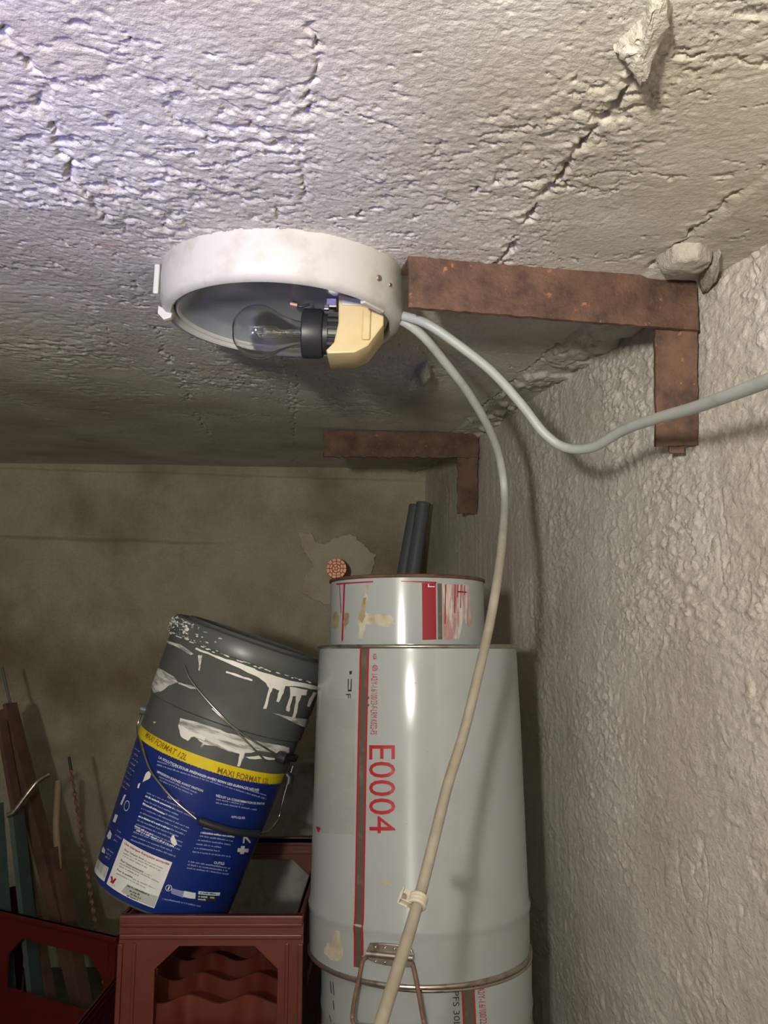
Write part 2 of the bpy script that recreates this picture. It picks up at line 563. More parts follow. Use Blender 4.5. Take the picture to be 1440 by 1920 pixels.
# ---- back wall: damp smooth concrete with two cast ledges
xb = np.linspace(-1.52, wall_x(BACK_Y) + 0.06, 420)
zb = np.concatenate([[-0.02, 0.2], np.linspace(0.3, H + 0.62, 380)])
Xb, Zb = np.meshgrid(xb, zb, indexing='ij')
led1 = H + 0.535 - 0.030 * (Xb + 0.1) + 0.006 * (fbm(Xb * 9, Zb * 0, 3, 33) - 0.5)
led2 = H + 0.345 - 0.030 * (Xb + 1.1) + 0.014 * (fbm(Xb * 7, Zb * 0, 3, 34) - 0.5)
hb = 0.010 * sstep(-0.003, 0.003, Zb - led1) * (1 - sstep(0.0, 0.35, Xb)) + 0.013 * sstep(-0.004, 0.010, Zb - led2) * (1 - sstep(-0.75, -0.25, Xb)) \
    + 0.012 * (fbm(Xb * 3, Zb * 3, 4, 31) - 0.5) + 0.0025 * (fbm(Xb * 24, Zb * 24, 4, 32) - 0.5)
hb = hb - 0.006 * np.exp(-(((Xb + 0.845) / 0.006) ** 2 + ((Zb - (H + 0.300)) / 0.006) ** 2))
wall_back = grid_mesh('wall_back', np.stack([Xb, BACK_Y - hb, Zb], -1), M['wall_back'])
tag(wall_back, kind='structure')

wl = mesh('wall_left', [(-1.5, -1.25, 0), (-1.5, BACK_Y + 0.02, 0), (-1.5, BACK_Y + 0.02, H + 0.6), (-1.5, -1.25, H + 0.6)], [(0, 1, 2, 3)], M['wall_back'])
tag(wl, kind='structure')
fl = mesh('floor', [(-1.52, -1.25, 0), (0.7, -1.25, 0), (0.7, BACK_Y + 0.03, 0), (-1.52, BACK_Y + 0.03, 0)], [(0, 1, 2, 3)], M['floor'])
tag(fl, kind='structure')


# loose lumps of mortar under the slab
def lump_obj(name, outline, thick, drop, mat, parent, seed):
    """outline: world points on the ceiling; hangs down by thick, tip dropping by drop"""
    rr = random.Random(seed)
    top, bot = [], []
    n = len(outline)
    cx = sum((Vector(p) for p in outline), Vector()) / n
    for i, p in enumerate(outline):
        p = Vector(p)
        d = drop[i] if isinstance(drop, (list, tuple)) else drop
        top.append(p + Vector((0, 0, 0.004 - d * 0.6)))
        q = p.lerp(cx, 0.10 + 0.12 * rr.random())
        bot.append(q + Vector((0, 0, -thick * (0.7 + 0.6 * rr.random()) - d)))
    ct = cx + Vector((0, 0, 0.004))
    cb = sum(bot, Vector()) / n + Vector((0, 0, -thick * 0.35))
    vv = top + bot + [ct, cb]
    f = []
    for i in range(n):
        j = (i + 1) % n
        f += [(i, j, n + j, n + i), (n + i, n + j, 2 * n + 1), (j, i, 2 * n)]
    o = mesh(name, vv, f, mat, parent)
    bm = bmesh.new(); bm.from_mesh(o.data)
    bmesh.ops.subdivide_edges(bm, edges=bm.edges, cuts=4, use_grid_fill=True)
    bmesh.ops.smooth_vert(bm, verts=bm.verts, factor=0.4, use_axis_x=True, use_axis_y=True, use_axis_z=True)
    for v in bm.verts:
        v.co += Vector((rr.uniform(-1, 1), rr.uniform(-1, 1), rr.uniform(-1, 1))) * 0.0011
    bmesh.ops.recalc_face_normals(bm, faces=bm.faces)
    bm.to_mesh(o.data); bm.free()
    return autosmooth(o, 60)


def on_ceil(px, py):
    d = ray(px, py)
    t = (ceil_z(0, 0) - H) / (d[2] - 0.0893 * d[1] + 0.0125 * d[0])
    p = CAM + d * t
    return Vector((p[0], p[1], ceil_z(p[0], p[1])))


lump_obj('mortar_flake', [on_ceil(*p) for p in [(1250, -30), (1262, 20), (1235, 75), (1212, 112), (1196, 128), (1172, 108), (1150, 92), (1172, 70), (1205, 40), (1222, -10)]],
         0.006, [0, 0, .004, .008, .011, .006, .002, 0, 0, 0], M['mortar'], ceiling, 3)
lump_obj('mortar_lump', [on_ceil(*p) for p in [(1228, 488), (1262, 462), (1312, 452), (1340, 470), (1322, 492), (1290, 505), (1250, 506)]], 0.012, 0, M['mortar'], ceiling, 5)
lump_obj('mortar_lump', [on_ceil(*p) for p in [(1330, 480), (1352, 462), (1345, 500), (1325, 530), (1308, 528)]], 0.012, 0, M['mortar'], ceiling, 6)
lump_obj('mortar_lump', [on_ceil(*p) for p in [(786, 690), (803, 676), (809, 690), (800, 706), (786, 712)]], 0.016, 0, M['mortar'], ceiling, 7)

# paler plaster patch around the copper stub
rr = random.Random(4)
poly_px = [(562, 1000), (583, 1001), (597, 1018), (612, 1020), (633, 1008), (655, 1001), (672, 1012), (684, 1026), (705, 1042), (700, 1070),
           (690, 1098), (660, 1110), (640, 1125), (612, 1137), (588, 1122), (566, 1113), (572, 1085), (586, 1062), (574, 1040), (563, 1020)]
pp = []
for i in range(len(poly_px)):
    a, b_ = poly_px[i], poly_px[(i + 1) % len(poly_px)]
    for k in range(4):
        t = k / 4
        pp.append((a[0] + (b_[0] - a[0]) * t + rr.uniform(-2.5, 2.5), a[1] + (b_[1] - a[1]) * t + rr.uniform(-2.5, 2.5)))
pw = [atY(x, y, BACK_Y) for x, y in pp]
pat = prism('plaster_patch', [[(p.x, p.z) for p in pw]], 0.018, M['patch'], wall_back, 0.002, Matrix.Translation((0, BACK_Y - 0.004, 0)))


# ================================================================== ROUND CEILING LAMP
Rl = Matrix.Rotation(math.atan(0.0893) - math.radians(2.6), 4, 'X') @ Matrix.Rotation(math.radians(2.0), 4, 'Y')
lc = Vector((-0.1115, 0.905, 0)); lc.z = ceil_z(lc.x, lc.y) - 0.004
ML = Matrix.Translation(lc) @ Rl
lamp = thing('ceiling_lamp', 'round white plastic ceiling lamp with bare clear bulb, beside the larger rusty bracket', 'lamp', ML)
lathe('lamp_housing', [(0.118, 0.012), (0.1335, 0.012), (0.1345, -0.010), (0.1335, -0.034), (0.131, -0.043), (0.127, -0.0475), (0.1215, -0.0485), (0.1195, -0.047),
                       (0.1185, -0.040), (0.118, 0.0)], 128, M['lamp_white'], lamp, closed=True)
lathe('inner_ring', [(0.1182, -0.038), (0.1165, -0.0435), (0.1140, -0.0445), (0.1120, -0.0425), (0.1118, -0.036), (0.1182, -0.034)], 128, M['lamp_white'], lamp, closed=True)
lathe('reflector', [(0.0, -0.022), (0.060, -0.022), (0.064, -0.0245), (0.092, -0.0245), (0.104, -0.030), (0.1122, -0.041)], 96, M['lamp_inside'], lamp)
# clip, hinge tab, screws on the housing
bm = bmesh.new(); add_box(bm, (-0.1345, -0.02, -0.014), (0.006, 0.030, 0.034), None, 0.0015)
bm_obj('hinge_tab', bm, M['lamp_white'], lamp)
prism('clip', [[(-0.134, -0.040), (-0.118, -0.047), (-0.119, -0.053), (-0.127, -0.056), (-0.134, -0.049)]], 0.010, M['lamp_white'], lamp, 0.001, Matrix.Translation((0, -0.018, 0)))
for ang, zz, rad in ((53, -0.024, 0.0036), (62, -0.024, 0.0022)):
    a = math.radians(ang)
    bm = bmesh.new()
    bmesh.ops.create_cone(bm, cap_ends=True, segments=16, radius1=rad, radius2=rad * 0.8, depth=0.002)
    o = bm_obj('screw', bm, M['tin'], lamp, False)
    n_ = Vector((math.sin(a), -math.cos(a), 0))
    o.matrix_local = Matrix.Translation(n_ * 0.1345 + Vector((0, 0, zz))) @ n_.to_track_quat('Z', 'Y').to_matrix().to_4x4()
# latch slot pieces on the right of the ring
bm = bmesh.new(); add_box(bm, (0, 0, 0), (0.034, 0.006, 0.004), Matrix.Translation((0.101, -0.064, -0.0485)) @ Matrix.Rotation(math.radians(54), 4, 'Z'), 0.001)
bm_obj('latch', bm, M['lamp_white'], lamp)
# cream holder bracket (in the lamp frame: x to the right, z up)
hy = 0.0
hold = prism('socket_bracket', [[(0.063, -0.024), (0.069, -0.024), (0.113, -0.033), (0.113, -0.056), (0.097, -0.080), (0.083, -0.088), (0.054, -0.090), (0.052, -0.086), (0.060, -0.077), (0.064, -0.055)]],
             0.060, M['cream'], lamp, 0.002, Matrix.Translation((0, hy, 0)))
bm = bmesh.new(); add_box(bm, (0.0945, hy - 0.0315, -0.056), (0.009, 0.005, 0.036), None, 0.0018)
bm_obj('bracket_rib', bm, M['cream'], lamp)
bm = bmesh.new(); add_box(bm, (0.086, hy - 0.0308, -0.032), (0.038, 0.003, 0.008), Matrix.Rotation(math.radians(0), 4, 'Y'), 0.001)
bm_obj('bracket_lip', bm, M['lamp_white'], lamp)
bz = -0.060
BX = Matrix.Translation((0.007, hy - 0.004, bz))
o = lathe('lampholder', [(0.0, 0.060), (0.0215, 0.060), (0.0215, 0.046), (0.0225, 0.045), (0.0225, 0.040), (0.026, 0.039), (0.0275, 0.036), (0.0275, 0.018), (0.0262, 0.0165), (0.0190, 0.0165), (0.0190, 0.022), (0, 0.022)],
          48, M['black_plastic'], lamp, axis='x', ang=30)
o.matrix_local = BX
bm = bmesh.new()
for k in range(16):
    a = 2 * math.pi * k / 16
    add_box(bm, (0.051, 0.0225 * math.sin(a), 0.0225 * math.cos(a)), (0.012, 0.003, 0.003), None)
o = bm_obj('holder_ribs', bm, M['black_plastic'], lamp); o.matrix_local = BX
# the bulb: thin glass shell, stem, inner capsule, screw cap
prof = []
for k in range(33):
    a = math.pi * (1 - k / 32.0 * 0.70)
    prof.append((0.0300 * math.sin(a), -0.0325 + 0.0300 * math.cos(a)))
neck = [(0.0205, -0.008), (0.0172, 0.000), (0.0146, 0.008), (0.0132, 0.016), (0.0130, 0.022)]
outer = prof[:-1] + neck
inner = [(max(0, r - 0.0009) if r > 0.0009 else 0.0, z + (0.0009 if k < 8 else 0.0)) for k, (r, z) in enumerate(outer)]
inner[0] = (0.0, outer[0][1] + 0.0009)
bulb = lathe('bulb', outer + inner[::-1], 64, M['glass'], lamp, axis='x', ang=80)
bulb.matrix_local = BX
cap = lathe('capsule', [(0.0, -0.036), (0.004, -0.0355), (0.0072, -0.0325), (0.0075, -0.020), (0.0066, -0.012), (0.0030, -0.009), (0.0030, -0.003), (0.0045, 0.001), (0.0045, 0.018),
                        (0.0038, 0.018), (0.0038, 0.0018), (0.0022, -0.002), (0.0022, -0.0095), (0.0059, -0.0125), (0.0068, -0.020), (0.0065, -0.0318), (0.003, -0.0348), (0.0, -0.0352)],
            24, M['glass'], bulb, axis='x', ang=80)
bm = bmesh.new()
coil = [Vector((-0.031 + 0.014 * t / 60, 0.0016 * math.cos(t * 1.3), 0.0016 * math.sin(t * 1.3))) for t in range(61)]
tube_bm(bm, coil, 0.0004, 5)
for s in (-1, 1):
    tube_bm(bm, [(-0.017 if s > 0 else -0.033, 0, s * 0.002), (-0.008, s * 0.0016, 0), (0.012, s * 0.004, 0), (0.02, s * 0.005, 0)], 0.0004, 6)
bm_obj('filament', bm, M['chrome'], bulb)
bm = bmesh.new(); bmesh.ops.create_cone(bm, cap_ends=True, segments=10, radius1=0.0022, radius2=0.0022, depth=0.006, matrix=Matrix.Translation((-0.005, 0, 0)) @ Matrix.Rotation(math.radians(90), 4, 'Y'))
bm_obj('pinch_seal', bm, M['rust_wire'], bulb)
lathe('screw_cap', [(0.0128, 0.0165), (0.0132, 0.020), (0.0125, 0.0215), (0.0, 0.0218)], 32, M['chrome'], bulb, axis='x')
# wire stubs and terminal screw inside
tube('wire', catmull([(0.012, -0.010, -0.026), (0.020, -0.012, -0.032), (0.030, -0.010, -0.028)], 6), 0.0016, M['black_plastic'], lamp, 8)
tube('wire', [(0.009, -0.010, -0.0285), (0.017, -0.0112, -0.0305)], 0.0022, M['copper'], lamp, 8)['label'] = 'bare copper wire end'
bm = bmesh.new()
add_box(bm, (0.055, -0.018, -0.030), (0.012, 0.010, 0.010), None, 0.001)
add_box(bm, (0.050, -0.022, -0.036), (0.006, 0.006, 0.006), None, 0.001)
bm_obj('terminal', bm, M['chrome'], lamp)


# ================================================================== RUSTY BRACKETS (angle iron, welded as an L)
def rough_bar(name, A, B, up, h, depth_dir, d, mat, parent, amp, seed, taper=1.0):
    """angle-iron arm from A to B (centre line of its face), face height h, flange of depth d on the 'up' edge"""
    A, B = Vector(A), Vector(B)
    ax = (B - A); L = ax.length; ax.normalize()
    up = (Vector(up) - ax * Vector(up).dot(ax)).normalized()
    dp = ax.cross(up)
    if dp.dot(Vector(depth_dir)) < 0: dp = -dp
    t = 0.006
    n = max(12, int(L / 0.006)); m = 10
    rr = random.Random(seed)
    ed = [[rr.uniform(-amp, amp) for _ in range(n + 1)] for _ in range(4)]
    bm = bmesh.new()

    def slab(p0, u, w, v, tt, e0, e1):
        g = {}
        for side in (0, 1):
            for i in range(n + 1):
                s = L * i / n
                for j in range(m + 1):
                    q = j / m
                    hh = w * (q - 0.5)
                    if j == 0: hh += e0[i]
                    if j == m: hh += e1[i]
                    end = 0.0
                    if i in (0, n): end = rr.uniform(-amp, amp) * 0.8
                    wob = rr.uniform(-1, 1) * amp * 0.35
                    g[side, i, j] = bm.verts.new(p0 + ax * (s + end) + u * hh + v * (tt * side + wob))
        for i in range(n):
            for j in range(m):
                for side in (0, 1):
                    bm.faces.new([g[side, i, j], g[side, i + 1, j], g[side, i + 1, j + 1], g[side, i, j + 1]])
        for i in range(n):
            for j in (0, m):
                bm.faces.new([g[0, i, j], g[0, i + 1, j], g[1, i + 1, j], g[1, i, j]])
        for j in range(m):
            for i in (0, n):
                bm.faces.new([g[0, i, j], g[0, i, j + 1], g[1, i, j + 1], g[1, i, j]])

    slab(A, up, h, dp, t, ed[0], ed[1])
    slab(A + up * (h / 2 - t) + dp * (d / 2 + t * 0.5), dp, d, up, t * 0.9, ed[2], ed[3])
    return autosmooth(bm_obj(name, bm, mat, parent), 30)


br = thing('wall_bracket', 'larger rusty L-shaped iron bracket under the ceiling, right beside the round lamp', 'bracket', Matrix.Translation(at(1308, 560, 0.955)))
bi = br.matrix_world.inverted()
rough_bar('horizontal_arm', bi @ at(767, 524, 0.887), bi @ at(1308, 571, 0.949), (0, 0, 1), 0.0600, (0, 1, 0), 0.040, M['rust'], br, 0.0006, 1)
rough_bar('vertical_arm', bi @ at(1268, 615, 0.949), bi @ at(1270, 836, 0.962), (1, 0.05, 0), 0.0478, (0, 1, 0), 0.030, M['rust'], br, 0.0006, 2)
bm = bmesh.new(); add_box(bm, bi @ at(1268, 842, 0.972), (0.017, 0.004, 0.010), None, 0.0005)
bm_obj('flange_end', bm, M['rust'], br)

br2 = thing('wall_bracket', 'smaller rusty bracket', 'bracket', Matrix.Translation(at(895, 835, 1.99)))
br2['label'] = 'smaller pitted rusty L-shaped bracket near the back corner, above the grey pipes'
bi = br2.matrix_world.inverted()
rough_bar('horizontal_arm', bi @ at(607, 832, 1.955), bi @ at(897, 835, 1.985), (0, 0, 1), 0.0600, (0, 1, 0), 0.035, M['rust_dark'], br2, 0.0022, 3)
rough_bar('vertical_arm', bi @ at(877, 855, 1.982), bi @ at(876, 963, 2.0), (1, 0.05, 0), 0.0470, (0, 1, 0), 0.030, M['rust_dark'], br2, 0.0018, 4)

# ================================================================== CABLES
c1 = [(735, 588, .955), (762, 594, .948), (800, 607, .938), (850, 640, .938), (920, 695, .942), (975, 755, .946), (1020, 812, .945), (1060, 839, .935), (1110, 839, .90),
      (1170, 806, .84), (1230, 785, .78), (1300, 765, .71), (1370, 740, .64), (1445, 712, .575), (1540, 672, .50)]
o = tube('grey_cable', catmull([at(*p) for p in c1], 8), 0.0053, M['cable_grey'], None, 14)
tag(o, 'grey cable sagging from the lamp and passing across the larger bracket to the right', 'cable')
c2 = [(738, 596, .965), (762, 606, .955), (795, 632, .960), (835, 680, .985), (877, 735, 1.02), (915, 800, 1.07), (937, 860, 1.12), (946, 930, 1.13), (942, 1010, 1.04), (932, 1090, .97),
      (916, 1180, .93), (893, 1280, .89), (868, 1380, .86), (840, 1470, .82), (815, 1570, .785), (795, 1650, .755), (770, 1740, .715), (745, 1820, .68), (712, 1925, .635), (660, 2080, .585)]
pts2 = catmull([at(*p) for p in c2], 8)
pts2 += catmull([pts2[-1], at(600, 2300, .53), Vector((-0.10, 0.30, 0.15)), Vector((-0.16, 0.34, 0.0065)), Vector((-0.30, 0.40, 0.0065))], 8)[1:]
cable2 = tube('grey_cable', pts2, 0.0053, M['cable_aged'], None, 14)
tag(cable2, 'long yellowed cable hanging from the lamp down in front of the tall white drum', 'cable')
# cream clip on it
pc = at(783, 1690, .737); pd = (at(770, 1740, .715) - at(795, 1650, .755)).normalized()
side = pd.cross(Vector((0, 1, 0))).normalized()
bm = bmesh.new()
ring = [pc + (side * math.cos(a) + pd.cross(side) * math.sin(a)) * 0.0066 for a in [2 * math.pi * k / 24 for k in range(24)]]
for s in (-0.0032, 0.0, 0.0032):
    tube_bm(bm, [p + pd * s for p in ring], 0.0021, 8, True)
MC = Matrix((side.to_4d(), pd.to_4d(), pd.cross(side).to_4d(), (0, 0, 0, 1))).transposed(); MC.col[3] = (*pc, 1)
for i in range(3): MC[3][i] = 0
sgn = -1 if side.x > 0 else 1
add_box(bm, (sgn * 0.0105, 0, -0.002), (0.008, 0.009, 0.007), MC, 0.0015)
clip = autosmooth(bm_obj('cable_clip', bm, M['clip'], cable2), 40)
bm = bmesh.new(); bmesh.ops.create_cone(bm, cap_ends=True, segments=14, radius1=0.0026, radius2=0.0022, depth=0.008,
                                       matrix=Matrix.Translation(MC @ Vector((sgn * 0.0125, 0.001, 0))) @ Matrix.Rotation(math.radians(90), 4, 'X'))
bm_obj('nail', bm, M['tin'], clip)


# ================================================================== ROUND CONTAINERS WITH PRINT
class Cone:
    def __init__(s, M, prof):
        s.M = M; s.Mi = M.inverted(); s.prof = prof          # prof: [(z, r)...] sorted by z
        s.z0, s.r0 = prof[0]; s.z1, s.r1 = prof[-1]
        s.k = (s.r1 - s.r0) / (s.z1 - s.z0)

    def R(s, z):
        p = s.prof
        if z <= p[0][0]: return p[0][1]
        for (a, ra), (b_, rb) in zip(p, p[1:]):
            if z <= b_: return ra + (rb - ra) * (z - a) / (b_ - a)
        return p[-1][1]

    def pt(s, th, z, off=0.0):
        r = s.R(z) + off
        return Vector((r * math.sin(th), -r * math.cos(th), z))

    def hit(s, px, py):
        """where the line of sight through a pixel of the photograph meets the surface: (angle, height)"""
        o = s.Mi @ Vector(CAM); d = (s.Mi.to_3x3() @ Vector(ray(px, py)))
        rz = s.r0 + s.k * (o.z - s.z0); kd = s.k * d.z
        a = d.x ** 2 + d.y ** 2 - kd ** 2
        b_ = 2 * (o.x * d.x + o.y * d.y - rz * kd)
        c = o.x ** 2 + o.y ** 2 - rz ** 2
        D = max(0.0, b_ * b_ - 4 * a * c)
        t = (-b_ - math.sqrt(D)) / (2 * a)
        p = o + d * t
        return math.atan2(p.x, -p.y), p.z

    def hp(s, px, py, off=0.0):
        th, z = s.hit(px, py)
        return s.pt(th, z, off)


def bisect_bm(bm, step, axis):
    if not bm.verts: return
    lo = min(v.co[axis] for v in bm.verts); hi = max(v.co[axis] for v in bm.verts)
    no = Vector((0, 0, 0)); no[axis] = 1
    x = math.floor(lo / step) * step + step
    while x < hi:
        co = Vector((0, 0, 0)); co[axis] = x
        bmesh.ops.bisect_plane(bm, geom=bm.verts[:] + bm.edges[:] + bm.faces[:], plane_co=co, plane_no=no)
        x += step


def wrap_bm(name, bm, cone, mat, parent, off, sx=0.06, sz=0.02):
    """bm holds a flat print in (angle, height); laid on the surface"""
    bisect_bm(bm, sx, 0); bisect_bm(bm, sz, 1)
    for v in bm.verts:
        v.co = cone.pt(v.co.x, v.co.y, off)
    for f in bm.faces:
        f.normal_update()
        c = f.calc_center_median()
        if f.normal.dot(Vector((c.x, c.y, 0))) < 0: f.normal_flip()
    me = bpy.data.meshes.new(name)
    bm.to_mesh(me); bm.free()
    return new_obj(name, me, mat, parent, True)


def poly_bm(bm, pts):
    vv = [bm.verts.new((p[0], p[1], 0)) for p in pts]
    es = [bm.edges.new((vv[i], vv[(i + 1) % len(vv)])) for i in range(len(vv))]
    bmesh.ops.triangle_fill(bm, edges=es, use_beauty=True)


def print_poly(name, cone, px, mat, parent, off=0.0006, jag=0.0, seed=1, sub=1):
    rr = random.Random(seed)
    P = []
    for i in range(len(px)):
        a, b_ = px[i], px[(i + 1) % len(px)]
        for k in range(sub):
            t = k / sub
            P.append((a[0] + (b_[0] - a[0]) * t + (rr.uniform(-jag, jag) if k else 0), a[1] + (b_[1] - a[1]) * t + (rr.uniform(-jag, jag) if k else 0)))
    bm = bmesh.new()
    poly_bm(bm, [cone.hit(*p) for p in P])
    return wrap_bm(name, bm, cone, mat, parent, off)


_tcache = {}


def text_tris(s, bold=0.0):
    key = (s, bold)
    if key in _tcache: return _tcache[key]
    cu = bpy.data.curves.new('t', 'FONT')
    cu.body = s; cu.size = 1.0; cu.fill_mode = 'FRONT'; cu.offset = bold; cu.resolution_u = 3
    t = bpy.data.objects.new('t', cu); COL.objects.link(t)
    me = bpy.data.meshes.new_from_object(t.evaluated_get(bpy.context.evaluated_depsgraph_get()))
    V = np.array([tuple(v.co) for v in me.vertices]); Fs = [tuple(p.vertices) for p in me.polygons]
    bpy.data.objects.remove(t); bpy.data.curves.remove(cu); bpy.data.meshes.remove(me)
    V[:, 0] -= V[:, 0].min(); V[:, 0] /= V[:, 0].max()
    V[:, 1] -= V[:, 1].min(); V[:, 1] /= V[:, 1].max()
    _tcache[key] = (V, Fs)
    return V, Fs


def text_bm(bm, cone, A, B, s, hpx, bold=0.0):
    """text along the middle line A-B (pixels of the photograph), letter height in pixels"""
    V, Fs = text_tris(s, bold)
    d = Vector((B[0] - A[0], B[1] - A[1])); d.normalize()
    n = Vector((d.y, -d.x)) * hpx * 0.5               # towards the tops of the letters
    q = [cone.hit(A[0] - n.x, A[1] - n.y), cone.hit(B[0] - n.x, B[1] - n.y), cone.hit(A[0] + n.x, A[1] + n.y), cone.hit(B[0] + n.x, B[1] + n.y)]
    vv = []
    for x, y, _ in V:
        lo = (q[0][0] + (q[1][0] - q[0][0]) * x, q[0][1] + (q[1][1] - q[0][1]) * x)
        hi = (q[2][0] + (q[3][0] - q[2][0]) * x, q[2][1] + (q[3][1] - q[2][1]) * x)
        vv.append(bm.verts.new((lo[0] + (hi[0] - lo[0]) * y, lo[1] + (hi[1] - lo[1]) * y, 0)))
    for f in Fs:
        try: bm.faces.new([vv[i] for i in f])
        except ValueError: pass


def text(name, cone, A, B, s, hpx, mat, parent, bold=0.0, off=0.0007):
    bm = bmesh.new()
    text_bm(bm, cone, A, B, s, hpx, bold)
    return wrap_bm(name, bm, cone, mat, parent, off, 0.05, 0.05)


def small_lines(name, cone, rows, hpx, mat, parent, seed, off=0.0007):
    """print too small to read: rows of short strokes"""
    rr = random.Random(seed)
    bm = bmesh.new()
    for A, B in rows:
        L = math.hypot(B[0] - A[0], B[1] - A[1]); x = 0.0
        d = ((B[0] - A[0]) / L, (B[1] - A[1]) / L); n = (d[1] * hpx / 2, -d[0] * hpx / 2)
        while x < L - 3:
            w = min(rr.uniform(1.0, 2.4), L - x)
            word_end = rr.random() < 0.22
            k = rr.choice((0.7, 0.8, 1.0, 0.75))
            p = [(A[0] + d[0] * (x + e), A[1] + d[1] * (x + e)) for e in (0, w)]
            pts = [(p[0][0] - n[0], p[0][1] - n[1]), (p[1][0] - n[0], p[1][1] - n[1]), (p[1][0] + n[0] * (2 * k - 1), p[1][1] + n[1] * (2 * k - 1)), (p[0][0] + n[0] * (2 * k - 1), p[0][1] + n[1] * (2 * k - 1))]
            bm.faces.new([bm.verts.new((*cone.hit(*q), 0)) for q in pts])
            x += w + (2.0 if word_end else 0.45)
    return tag(wrap_bm(name, bm, cone, mat, parent, off, 1, 1), kind='stuff')


def strip_rows(A, B, C, D, n, seed, lo=0.6):
    rr = random.Random(seed)
    rows = []
    for k in range(n):
        t = k / max(1, n - 1)
        a = (A[0] + (C[0] - A[0]) * t, A[1] + (C[1] - A[1]) * t); b_ = (B[0] + (D[0] - B[0]) * t, B[1] + (D[1] - B[1]) * t)
        s = rr.uniform(lo, 1)
        rows.append((a, (a[0] + (b_[0] - a[0]) * s, a[1] + (b_[1] - a[1]) * s)))
    return rows


def stripe(name, cone, A, B, dx0, dx1, mat, parent, off=0.0006):
    """vertical printed stripe between pixels A and B, from dx0 to dx1 (metres along the girth) around it"""
    (t0, z0), (t1, z1) = cone.hit(*A), cone.hit(*B)
    bm = bmesh.new(); prev = None
    for k in range(61):
        t = k / 60; th = t0 + (t1 - t0) * t; z = z0 + (z1 - z0) * t
        r = cone.R(z)
        row = [bm.verts.new(cone.pt(th + e / r, z, off)) for e in (dx0, (dx0 + dx1) / 2, dx1)]
        if prev:
            for i in (0, 1): bm.faces.new((prev[i], prev[i + 1], row[i + 1], row[i]))
        prev = row
    return bm_obj(name, bm, mat, parent, True)


# ---- tall white drum, standing upside down on the lower one
DX, DY = 0.049, 1.27
dz0, dz1 = H - 0.4075, H + 0.0085
MD = Matrix.Translation((DX, DY, dz0))
dh = dz1 - dz0
dprof = [(0.0, .1515), (0.008, .1525), (0.052, .1530), (0.058, .1533), (0.062, .1546), (0.0675, .1546), (0.073, .1522), (0.30, .1475), (dh - 0.014, .1442), (dh - 0.008, .1434), (dh, .1434)]
drum = thing('steel_drum', 'tall white steel drum with red E0004 lettering, upside down on another drum', 'drum', MD)
dc = Cone(MD, dprof)
dc.z0, dc.r0, dc.z1, dc.r1 = 0.0, .1545, dh, .1438; dc.k = (dc.r1 - dc.r0) / dh
lathe('shell', [(r, z) for z, r in dprof], 128, M['drum_white'], drum)
lathe('drum_end', [(0, dh - 0.009), (0.128, dh - 0.009), (0.136, dh - 0.006), (0.1434, dh - 0.004)], 96, M['drum_white'], drum)


def chime(name, R, z, r, parent, mat, seg=128):
    return lathe(name, [(R + r * math.cos(a), z + r * 1.1 * math.sin(a)) for a in [2 * math.pi * k / 10 for k in range(10)]], seg, mat, parent, closed=True)


chime('bottom_chime', .1440, dh - 0.003, 0.0026, drum, M['tin'])
chime('rim_chime', .1524, 0.0030, 0.0032, drum, M['tin'])
lid_d = lathe('drum_lid', [(0.0, 0.004), (0.14, 0.004), (0.1515, 0.003)], 64, M['drum_white'], drum)
stripe('seam', dc, (684, 1212), (672, 1815), -0.0050, 0.0050, M['seam'], drum, 0.0004)
stripe('red_line', dc, (684, 1212), (672, 1815), -0.0076, -0.0048, M['red_ink'], drum, 0.0006)
stripe('red_line', dc, (684, 1212), (672, 1790), 0.0046, 0.0072, M['red_ink'], drum, 0.0006)
print_poly('faded_print', dc, [(602, 1309), (667, 1309), (664, 1564), (597, 1560)], M['drum_pink'], drum, 0.0003)
text('printed_code', dc, (717, 1397), (717, 1562), 'E0004', 49, M['red_ink'], drum, 0.0)
text('printed_code', dc, (702.5, 1264), (701.5, 1377), '1A2/Y-1.6/100/23-F-LRM K022-FS', 12, M['red_ink'], drum)
text('printed_code', dc, (703, 1226), (703, 1237), 'KGR', 6.5, M['red_ink'], drum, 0.01)
bm = bmesh.new()
cth, cz = dc.hit(703.5, 1252.5)
ringv = [[bm.verts.new((cth + rr_ * math.cos(a) / .146, cz + rr_ * math.sin(a), 0)) for a in [2 * math.pi * k / 28 for k in range(28)]] for rr_ in (0.0040, 0.0034)]
for k in range(28):
    bm.faces.new((ringv[0][k], ringv[0][(k + 1) % 28], ringv[1][(k + 1) % 28], ringv[1][k]))
text_bm(bm, dc, (703.5, 1248.5), (703.5, 1256.5), 'un', 6)
wrap_bm('printed_symbol', bm, dc, M['red_ink'], drum, 0.0007)
for pl in ([(656, 1258), (661, 1258), (660, 1264.5), (656, 1264.5)],
           [(653, 1273), (654.8, 1273), (654.6, 1293), (658, 1293), (658.8, 1273), (660.6, 1273), (660, 1296.5), (653.2, 1296.5)]):
    print_poly('black_mark', dc, pl, M['black_ink'], drum, 0.0007)
text('black_mark', dc, (654, 1301), (654, 1309.5), 'F', 9, M['black_ink'], drum)
print_poly('red_mark', dc, [(593, 1549), (602, 1552), (598, 1562), (595, 1556)], M['red_ink'], drum)
for x_, y_ in ((691, 1308), (691, 1322)):
    print_poly('black_mark', dc, [(x_ + 2.4 * math.cos(a), y_ + 2.6 * math.sin(a)) for a in [k * math.pi / 4 for k in range(8)]], M['seam'], drum, 0.0007)
print_poly('stain', dc, [(629, 1745), (636, 1744), (640, 1766), (643, 1788), (636, 1802), (618, 1800), (606, 1787), (612, 1768), (622, 1762)], M['stain'], drum, 0.0005, 2, 3, 3)
